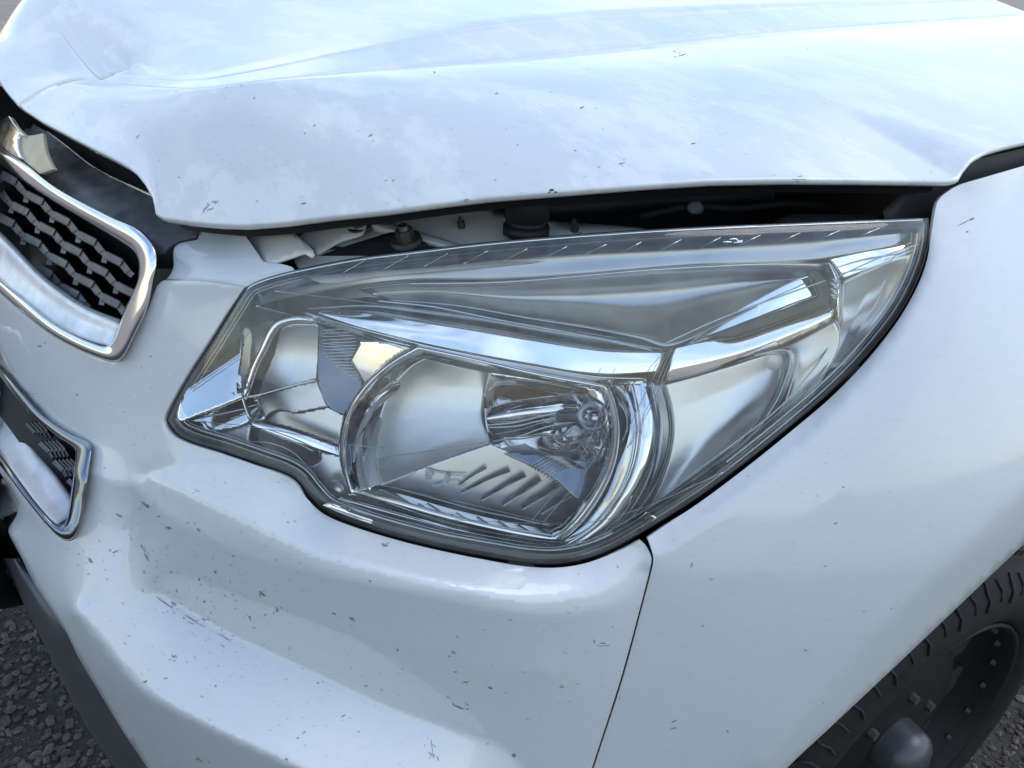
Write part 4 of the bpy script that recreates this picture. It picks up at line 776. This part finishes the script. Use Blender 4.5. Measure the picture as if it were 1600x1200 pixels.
loft('marker_panel', [[(1296, 405, -.026), (1350, 392, -.024), (1395, 386, -.021), (1436, 374, -.016)], [(1308, 420, -.023), (1356, 405, -.021), (1396, 394, -.018), (1434, 383, -.013)], [(1319, 438, -.020), (1362, 419, -.017), (1396, 404, -.015), (1430, 392, -.011)]], M['chrome'], hl, 40, 5, aim=AIM['marker_panel'])
loft('marker_reflector', [[(1319, 441, -.020), (1360, 421, -.020), (1396, 405, -.018), (1426, 395, -.011)], [(1318, 470, -.034), (1352, 455, -.034), (1384, 440, -.029), (1413, 428, -.012)], [(1316, 496, -.034), (1340, 490, -.032), (1366, 480, -.026), (1392, 470, -.011)], [(1308, 524, -.026), (1324, 520, -.024), (1342, 516, -.019), (1362, 513, -.010)], [(1284, 576, -.016), (1296, 576, -.015), (1308, 574, -.012), (1320, 572, -.009)]], M['satin'], hl, 30, 6, aim=AIM['marker_reflector'])
tubes('marker_edge', [[(1312, 431, -.012), (1374, 403, -.010), (1436, 381, -.007)], [(1319, 440, -.013), (1360, 421, -.012), (1392, 408, -.011), (1397, 401, -.010), (1426, 391, -.008)], [(1318, 440, -.016), (1317, 470, -.015), (1315, 500, -.014)], [(1040, 536, -.012), (1120, 500, -.012), (1200, 470, -.012), (1290, 438, -.012)]], .0007, M['line'], hl)

# high beam side
piece('inner_panel', [(372, 500), (356, 512), (338, 538), (308, 582), (286, 618), (276, 648), (280, 660, 1), (330, 641), (379, 621, 1), (378, 560), (378, 524)], tilt(-.0135, -.00012, .00007, 335, 580), 'chrome', 3.5)
piece('inner_column', [(373, 506), (383, 508), (392, 516), (394, 532), (391, 556), (389, 578), (379, 604), (371, 607), (372, 582), (376, 556), (378, 526)], tilt(-.018, 0, 0, 380, 560), 'dbezel', 3.5, .003)
piece('column_glint', [(366, 580, 1), (364, 592), (359, 604), (358, 612), (365, 617, 1), (367, 600)], tilt(-.020, 0, .0006, 362, 600), 'chrome', 3.5)  # chrome sliver shaped to stand for a highlight
piece('column_foot', [(370, 582), (372, 606), (382, 601), (390, 578), (383, 604), (376, 616), (370, 614)], tilt(-.014, 0, .0006, 376, 600), 'chrome', 3.5)
piece('high_beam_wall', [(393, 512, 1), (420, 500), (436, 510), (424, 530), (402, 572), (388, 606), (380, 620, 1), (390, 575), (395, 535)], tilt(-.036, 0, .0001, 405, 555), 'satin2', 3.5)
tubes('chrome_bead', [[(494, 501, -.030), (470, 498, -.028), (448, 501, -.026), (434, 507, -.024), (425, 518, -.023), (412, 545, -.022), (398, 574, -.021), (388, 604, -.020), (380, 622, -.018)]], .0034, M['chrome'], hl)
piece('high_beam_reflector', [(438, 512, 1), (462, 506), (499, 507, 1), (498, 550), (495, 593, 1), (450, 605), (404, 618, 1), (412, 592), (428, 552)], tilt(-.050, -.0003, .0001, 450, 560, -.012, 70), 'satin2', 3.5)
piece('rib_reflector', [(498, 506, 1), (540, 518), (588, 530, 1), (566, 545), (548, 566), (568, 598), (547, 636), (538, 649, 1), (512, 634), (495, 593, 1)], tilt(-.060, -.0002, .0002, 540, 570), 'dbezel', 3.5)
tag(tubes('reflector_ribs', [[(500+min(0, 10-i)*-.55*0+max(0, i-17)*2.0, 516+i*5.2, -.0565), (540+max(0, i-17)*.4, 514+i*5.2, -.0575), (572-abs(i-11)*1.9, 511+i*5.2+2, -.0595)] for i in range(24)], .0006, M['satin2'], hl), kind='stuff')
piece('pink_facet', [(562, 532, 1), (600, 534), (640, 544, 1), (606, 566), (572, 598), (560, 588), (547, 565, 1)], tilt(-.036, .0001, .00002, 590, 560), 'chrome', 3.5)
piece('lower_wedge', [(404, 619, 1), (450, 605), (495, 594, 1), (512, 635, 1), (460, 645), (440, 641), (425, 644), (410, 656, 1), (408, 640)], tilt(-.046, 0, .0002, 455, 625), 'satin', 3.5)
piece('lower_wedge_grey', [(410, 657, 1), (425, 645), (438, 640), (470, 643), (512, 635, 1), (538, 648, 1), (532, 680), (530, 697, 1), (460, 672), (412, 659)], tilt(-.048, 0, .0002, 480, 665), 'satin2', 3.5)  # greyer satin facet below the wedge
loft('chrome_rail', [[(388, 655, -.025), (450, 671, -.026), (528, 698, -.027)], [(389, 659, -.023), (450, 678, -.024), (529, 705, -.025)], [(390, 663, -.022), (450, 687, -.0225), (530, 712, -.0235)]], M['chrome'], hl, 24, 5, aim=AIM['chrome_rail'])
piece('corner_facet', [(286, 659, 1), (330, 642), (378, 622, 1), (385, 640), (391, 658, 1), (370, 668), (350, 672), (304, 688, 1), (292, 672)], tilt(-.022, -.0001, .00012, 340, 660), 'chrome', 3.5)
piece('corner_facet', [(380, 622, 1), (404, 618, 1), (414, 650), (410, 656), (393, 657, 1)], tilt(-.022, .00005, .0001, 398, 638), 'chrome', 3.5)
tubes('facet_seam', [[(285, 658, -.017), (330, 641, -.016), (378, 622, -.015), (405, 617, -.015), (450, 604, -.030), (495, 593, -.044)], [(379, 620, -.014), (383, 636, -.014), (392, 657, -.015)]], .0012, M['chrome'], hl)
piece('gold_facet', [(300, 689, 1), (330, 680), (372, 668), (392, 662, 1), (390, 690), (415, 702), (448, 736, 1), (400, 720), (350, 704), (318, 695)], tilt(-.020, 0, .00013, 370, 690), 'satin', 3.5)
piece('small_bowl', [(392, 664, 1), (412, 671), (450, 686), (500, 703, 1), (503, 712), (498, 720), (480, 727), (458, 733), (440, 726), (420, 708), (404, 690)], tilt(-.040, 0, .00015, 450, 700, -.012, 50), 'satin', 3.5)
tubes('facet_seam', [[(384, 690, -.016), (420, 692, -.016), (455, 705, -.016), (480, 728, -.015)], [(390, 692, -.016), (410, 700, -.016), (420, 712, -.015)], [(360, 688, -.014), (400, 706, -.014), (446, 734, -.014)], [(412, 672, -.018), (460, 690, -.020), (490, 705, -.02)]], .0007, M['line'], hl)
piece('lower_panel', [(500, 706, 1), (532, 712, 1), (538, 742), (548, 768), (520, 778), (504, 783, 1), (482, 762), (458, 738, 1), (478, 730), (498, 722)], tilt(-.034, -.0002, .0003, 505, 745), 'satin2', 3.5)
piece('lower_panel', [(478, 748, 1), (500, 744), (524, 772), (505, 782), (490, 768)], tilt(-.028, .0001, .0003, 500, 762), 'dbezel', 3.5)
piece('lower_knob', [(513, 756), (522, 750), (532, 752), (540, 766), (534, 774), (522, 768)], tilt(-.020, 0, .0003, 526, 762, .006, 16), 'satin', 3.5)
# stepped chrome sill under the bowls
for r0, r1, o0, o1, mt in (((556, 768), None, -.036, -.026, 'chrome'), ((560, 780), None, -.034, -.022, 'dbezel'), ((550, 786), None, -.030, -.016, 'chrome'), ((540, 789), None, -.022, -.012, 'dchrome')): pass
def sill(d0, d1, o0, o1, mt, x0=0):
    base = np.array([(548, 770), (600, 780), (640, 790), (700, 807), (770, 823), (840, 836), (878, 842)], float); low = np.array([(505, 789), (560, 812), (620, 830), (700, 849), (770, 861), (840, 869), (900, 868)], float)
    a_ = base+(low-base)*d0; b_ = base+(low-base)*d1; m_ = (a_+b_)/2
    loft('sill_step', [[(*p, o0) for p in a_], [(*p, (o0+o1)/2+.001) for p in m_], [(*p, o1) for p in b_]], M[mt], hl, 60, 4, aim=28 if mt == 'chrome' else 0)
sill(-.10, .18, -.028, -.024, 'chrome'); sill(.18, .34, -.026, -.028, 'dbezel'); sill(.34, .52, -.023, -.019, 'chrome'); sill(.52, .70, -.021, -.023, 'dbezel'); sill(.70, 1.02, -.018, -.010, 'chrome')
tubes('sill_edge', [[(548, 767, -.016), (600, 778, -.016), (640, 788, -.015), (700, 805, -.014), (770, 821, -.014), (862, 836, -.014)], [(596, 757, -.054), (675, 778, -.050), (740, 796, -.048), (792, 807, -.046), (862, 822, -.045)]], .0009, M['line'], hl)
loft('sill_corner', [[(868, 852, -.022), (920, 844, -.022), (975, 824, -.020), (1010, 800, -.018)], [(860, 860, -.016), (925, 852, -.014), (980, 830, -.013), (1020, 804, -.012)], [(870, 868, -.012), (930, 858, -.010), (985, 836, -.009), (1026, 810, -.009)]], M['chrome'], hl, 40, 4, aim=AIM['sill_corner'])
# fine moulded lines in the lens
LL = [[(700+i*62-(0 if i < 5 else 8), 396-i*3.6, .0032), (660+i*62, 418-i*4.4, .0032)] for i in range(-2, 12)]
tag(tubes('lens_grain', LL, .00035, M['etch'], hl, label='fine slanted lines moulded along the top of the lens'), kind='stuff')
tubes('lens_line', [[(400, 478, .003), (520, 510, .003), (640, 548, .003)], [(430, 455, .003), (540, 468, .003), (700, 490, .003), (840, 512, .003), (1000, 544, .003)]], .0004, M['etch'], hl)
tubes('lens_line', [[(300, 657, .003), (400, 668, .003), (530, 690, .003)], [(500, 690, .003), (600, 700, .003)], [(540, 724, .003), (700, 700, .003), (762, 690, .003)], [(596, 758, .003), (700, 780, .003), (860, 818, .003)], [(960, 590, .003), (905, 720, .003), (830, 815, .003)], [(985, 590, .003), (930, 715, .003), (850, 815, .003)], [(700, 812, .003), (900, 818, .003), (1000, 795, .003), (1130, 738, .003)]], .0004, M['etch'], hl)
tubes('lens_mark', [[(1130, 378, .0033), (1143, 378, .0033)], [(1140, 374, .0033), (1150, 373, .0033), (1154, 377, .0033), (1160, 376, .0033)], [(1146, 379, .0033), (1160, 378, .0033)]], .0006, M['line'], hl)

# ================================================================== paint chips, scratches and dirt specks on the panels
def marks(owner, name, spots, mat, lift=.0005, kind='stuff'):
    dg = bpy.context.evaluated_depsgraph_get(); ev = owner.evaluated_get(dg); me = ev.to_mesh()
    bv = BVHTree.FromPolygons([v.co.copy() for v in me.vertices], [tuple(p.vertices) for p in me.polygons]); ev.to_mesh_clear()
    V, Fc = [], []
    for x, y, L, W, ang in spots:
        n = 9; k = len(V); ok = True; ring_ = []
        ca, sa = math.cos(R(ang)), math.sin(R(ang))
        for i in range(n):
            t = 2*math.pi*i/n; q = random.uniform(.55, 1.15); dx, dy = L*.5*math.cos(t)*q, W*.5*math.sin(t)*q
            d = Vector(rays(x+dx*ca-dy*sa, y+dx*sa+dy*ca)).normalized(); h, nrm, _, _ = bv.ray_cast(Vector(CAM), d)
            if h is None: ok = False; break
            ring_.append(h-d*lift)
        if ok: V += ring_; Fc.append(tuple(range(k, k+n)))
    if V: tag(meshobj(name, V, face_camera(V, Fc), mat, owner, False), kind=kind)
def scat(lst):
    out = []
    for x, y, L, W, a in lst:
        out.append((x, y, L, W, a))
        if L > 9:
            for _ in range(4): out.append((x+random.gauss(0, L*.35), y+random.gauss(0, L*.3), random.uniform(2, L*.4), random.uniform(1, 2.2), a+random.gauss(0, 25)))
    return out
bm_marks = [(227, 789, 22, 6, 38), (248, 807, 8, 3, -20), (264, 825, 12, 6, 20), (228, 869, 22, 4, 60), (222, 855, 12, 4, 60), (225, 894, 9, 4, 60), (267, 894, 6, 3, 60), (311, 906, 7, 4, 80), (336, 894, 9, 4, 60), (364, 869, 8, 3, 30), (409, 928, 18, 5, 40), (433, 952, 14, 3, 60), (390, 966, 12, 3, 60), (550, 967, 16, 7, 35), (522, 959, 10, 3, 20), (578, 908, 7, 3, 40), (319, 940, 8, 4, 50), (450, 816, 4, 4, 0), (602, 852, 12, 4, 10), (606, 849, 8, 2, -30), (309, 827, 5, 5, 0), (292, 817, 7, 2, 0),
 (757, 985, 4, 3, 0), (621, 1016, 5, 5, 0), (708, 1019, 14, 2, 35), (714, 995, 5, 3, 0), (727, 1066, 11, 4, 3), (711, 1050, 8, 3, 5), (766, 1075, 10, 5, 30), (717, 1105, 22, 5, 22), (708, 1100, 10, 3, 70), (700, 1090, 6, 3, 30), (878, 1074, 12, 2, 0), (903, 1069, 6, 2, 0), (944, 1009, 28, 1.5, -4), (965, 885, 8, 2, 60), (958, 1137, 4, 2, 0), (675, 1166, 34, 1.5, 82), (675, 1178, 16, 3, 25), (762, 1162, 5, 3, 0), (803, 1181, 10, 8, 60), (850, 986, 4, 2, 0), (797, 969, 6, 3, 0),
 (141, 876, 12, 6, 50), (180, 862, 16, 3, -25), (187, 806, 12, 5, 20), (272, 1026, 12, 3, -30), (227, 1065, 10, 5, -20), (217, 1078, 3.5, 3.5, 0), (259, 1060, 8, 3, -10), (337, 1072, 4, 4, 0), (536, 1119, 10, 3, -35), (465, 1153, 6, 3, -30), (476, 1144, 10, 3, -40), (328, 1125, 6, 2, -20), (334, 1136, 3, 3, 0), (311, 1187, 22, 2, 35), (448, 1187, 9, 3, 30), (311, 829, 5, 5, 0), (572, 1072, 6, 3, 0), (497, 1067, 5, 4, 0),
 (235, 557, 5, 3, -45), (62, 541, 10, 5, 0), (70, 536, 8, 3, 30), (120, 617, 5, 4, -30), (193, 644, 3.5, 3.5, 0), (163, 731, 4, 3, 0), (51, 617, 12, 1.2, 60), (57, 615, 9, 1.2, -10), (221, 573, 4, 3, 0), (256, 941, 40, 3, 35), (300, 968, 40, 3, 33), (350, 996, 36, 2.5, 30), (272, 943, 14, 6, 30), (318, 968, 14, 4, 30)]
marks(bumper, 'paint_chips', scat([(x, y, L*.85, W*.75, a) for x, y, L, W, a in bm_marks]), M['chip'])
sp_ = []
for _ in range(420):
    x, y = random.uniform(20, 1000), random.uniform(570, 1195); L = random.uniform(1.0, 2.6)*(1.6 if random.random() < .12 else 1); sp_.append((x, y, L*random.uniform(1, 2.4), L*.7, random.choice((0, 5, 20, 40, 60))+random.gauss(0, 12)))
for _ in range(160):
    x = random.gauss(330, 110); y = 900+(x-230)*.38+random.gauss(0, 70); L = random.uniform(1.2, 3); sp_.append((x, y, L*2, L*.8, random.gauss(40, 20)))
marks(bumper, 'dirt_specks', sp_, M['scuff'], .0004)
hood_marks = [(215, 213, 10, 2, -45), (324, 323, 20, 2, -48), (320, 327, 14, 2, -48), (338, 316, 12, 1.5, -40), (474, 318, 10, 4, -12), (401, 314, 4, 3, 0), (579, 211, 10, 3, -30), (397, 153, 6, 2, -45), (279, 277, 3, 3, 0), (248, 250, 3, 3, 0), (491, 196, 6, 2, -30), (354, 137, 4, 2, 0), (376, 133, 3, 3, 0), (476, 208, 3, 3, 0), (679, 113, 5.5, 5.5, 0), (776, 146, 8, 3, -20), (909, 168, 10, 4, -25), (809, 226, 3.5, 3.5, 0), (1066, 86, 20, 2.5, -14), (972, 255, 13, 3, -12), (936, 261, 3.5, 3, 0), (1083, 224, 10, 3, -10), (860, 144, 4, 2, 0), (919, 108, 2.5, 2.5, 0), (942, 202, 2.5, 2.5, 0), (614, 282, 5, 3, -60), (603, 282, 5, 2, -20), (774, 281, 5, 3, -30), (631, 322, 4, 2, 0), (729, 312, 12, 2, -8), (1251, 280, 24, 2, 0), (1262, 76, 3.5, 2.5, 40), (1210, 273, 3, 2, 0), (1497, 247, 2.5, 2.5, 0), (45, 167, 4, 2, 0), (899, 235, 5, 2, -20), (150, 34+180, 3, 2, 0)]
marks(hood, 'paint_chips', scat([(x, y, L*.85, W*.75, a) for x, y, L, W, a in hood_marks]), M['chip'])
hs = []
for _ in range(260):
    x, y = random.uniform(60, 1480), random.uniform(130, 325); L = random.uniform(.9, 2.2); hs.append((x, y, L*random.uniform(1, 2.5), L*.7, random.gauss(-20, 20)))
marks(hood, 'dirt_specks', hs, M['scuff'], .0004)
marks(hood, 'rust_spots', [(862, 297, 8, 6, 0), (868, 300, 6, 3, 10), (858, 301, 5, 2, 0)], M['rust'], .0007)
fen_marks = [(1519, 342, 10, 3, -20), (1506, 348, 22, 1.5, -28), (1318, 761, 4, 3, 20), (1306, 818, 10, 3, -15), (1081, 883, 10, 2, -70), (1112, 905, 8, 1.5, 0), (1137, 1143, 3.5, 3.5, 0), (1098, 978, 3.5, 3, 0), (1287, 1099, 3, 3, 0), (1393, 951, 2.5, 2.5, 0), (1350, 955, 5, 1.5, 0), (1054, 1127, 12, 3, -25), (1052, 1138, 12, 3, -15), (1289, 885, 5, 1.5, 0), (1259, 1016, 6, 3, 0), (1512, 362, 3, 3, 0), (968, 1091, 4, 2, 80)]
marks(fender, 'paint_chips', fen_marks, M['chip'])
fs_ = [(random.uniform(1030, 1480), random.uniform(700, 1190), random.uniform(1.5, 4), random.uniform(.8, 1.4), random.gauss(0, 10)) for _ in range(150)]
marks(fender, 'dirt_specks', fs_, M['scuff'], .0004)

# hoses and a cable behind the lamp, deep in the gap
def deep_tube(name, pts, r_, mat):
    q = crow(pts, 8); meshobj(name, *tube3(hitv(q[:, 0], q[:, 1], q[:, 2]), r_, 8), M[mat], bay)
deep_tube('hose', [(660, 318, -.13), (760, 330, -.12), (900, 322, -.13), (1050, 312, -.14), (1200, 305, -.15)], .011, 'black')
deep_tube('cable', [(480, 385, -.05), (560, 392, -.05), (650, 388, -.05), (720, 392, -.05), (800, 388, -.06)], .003, 'black')
deep_tube('cable', [(1000, 338, -.08), (1080, 322, -.09), (1150, 326, -.09), (1230, 318, -.10), (1300, 324, -.10)], .0035, 'rubber')
patch('wiring_clip', [(1076, 318), (1092, 314), (1100, 326), (1094, 334), (1078, 332)], -.082, M['gray'], bay, step=5, thick=.004)
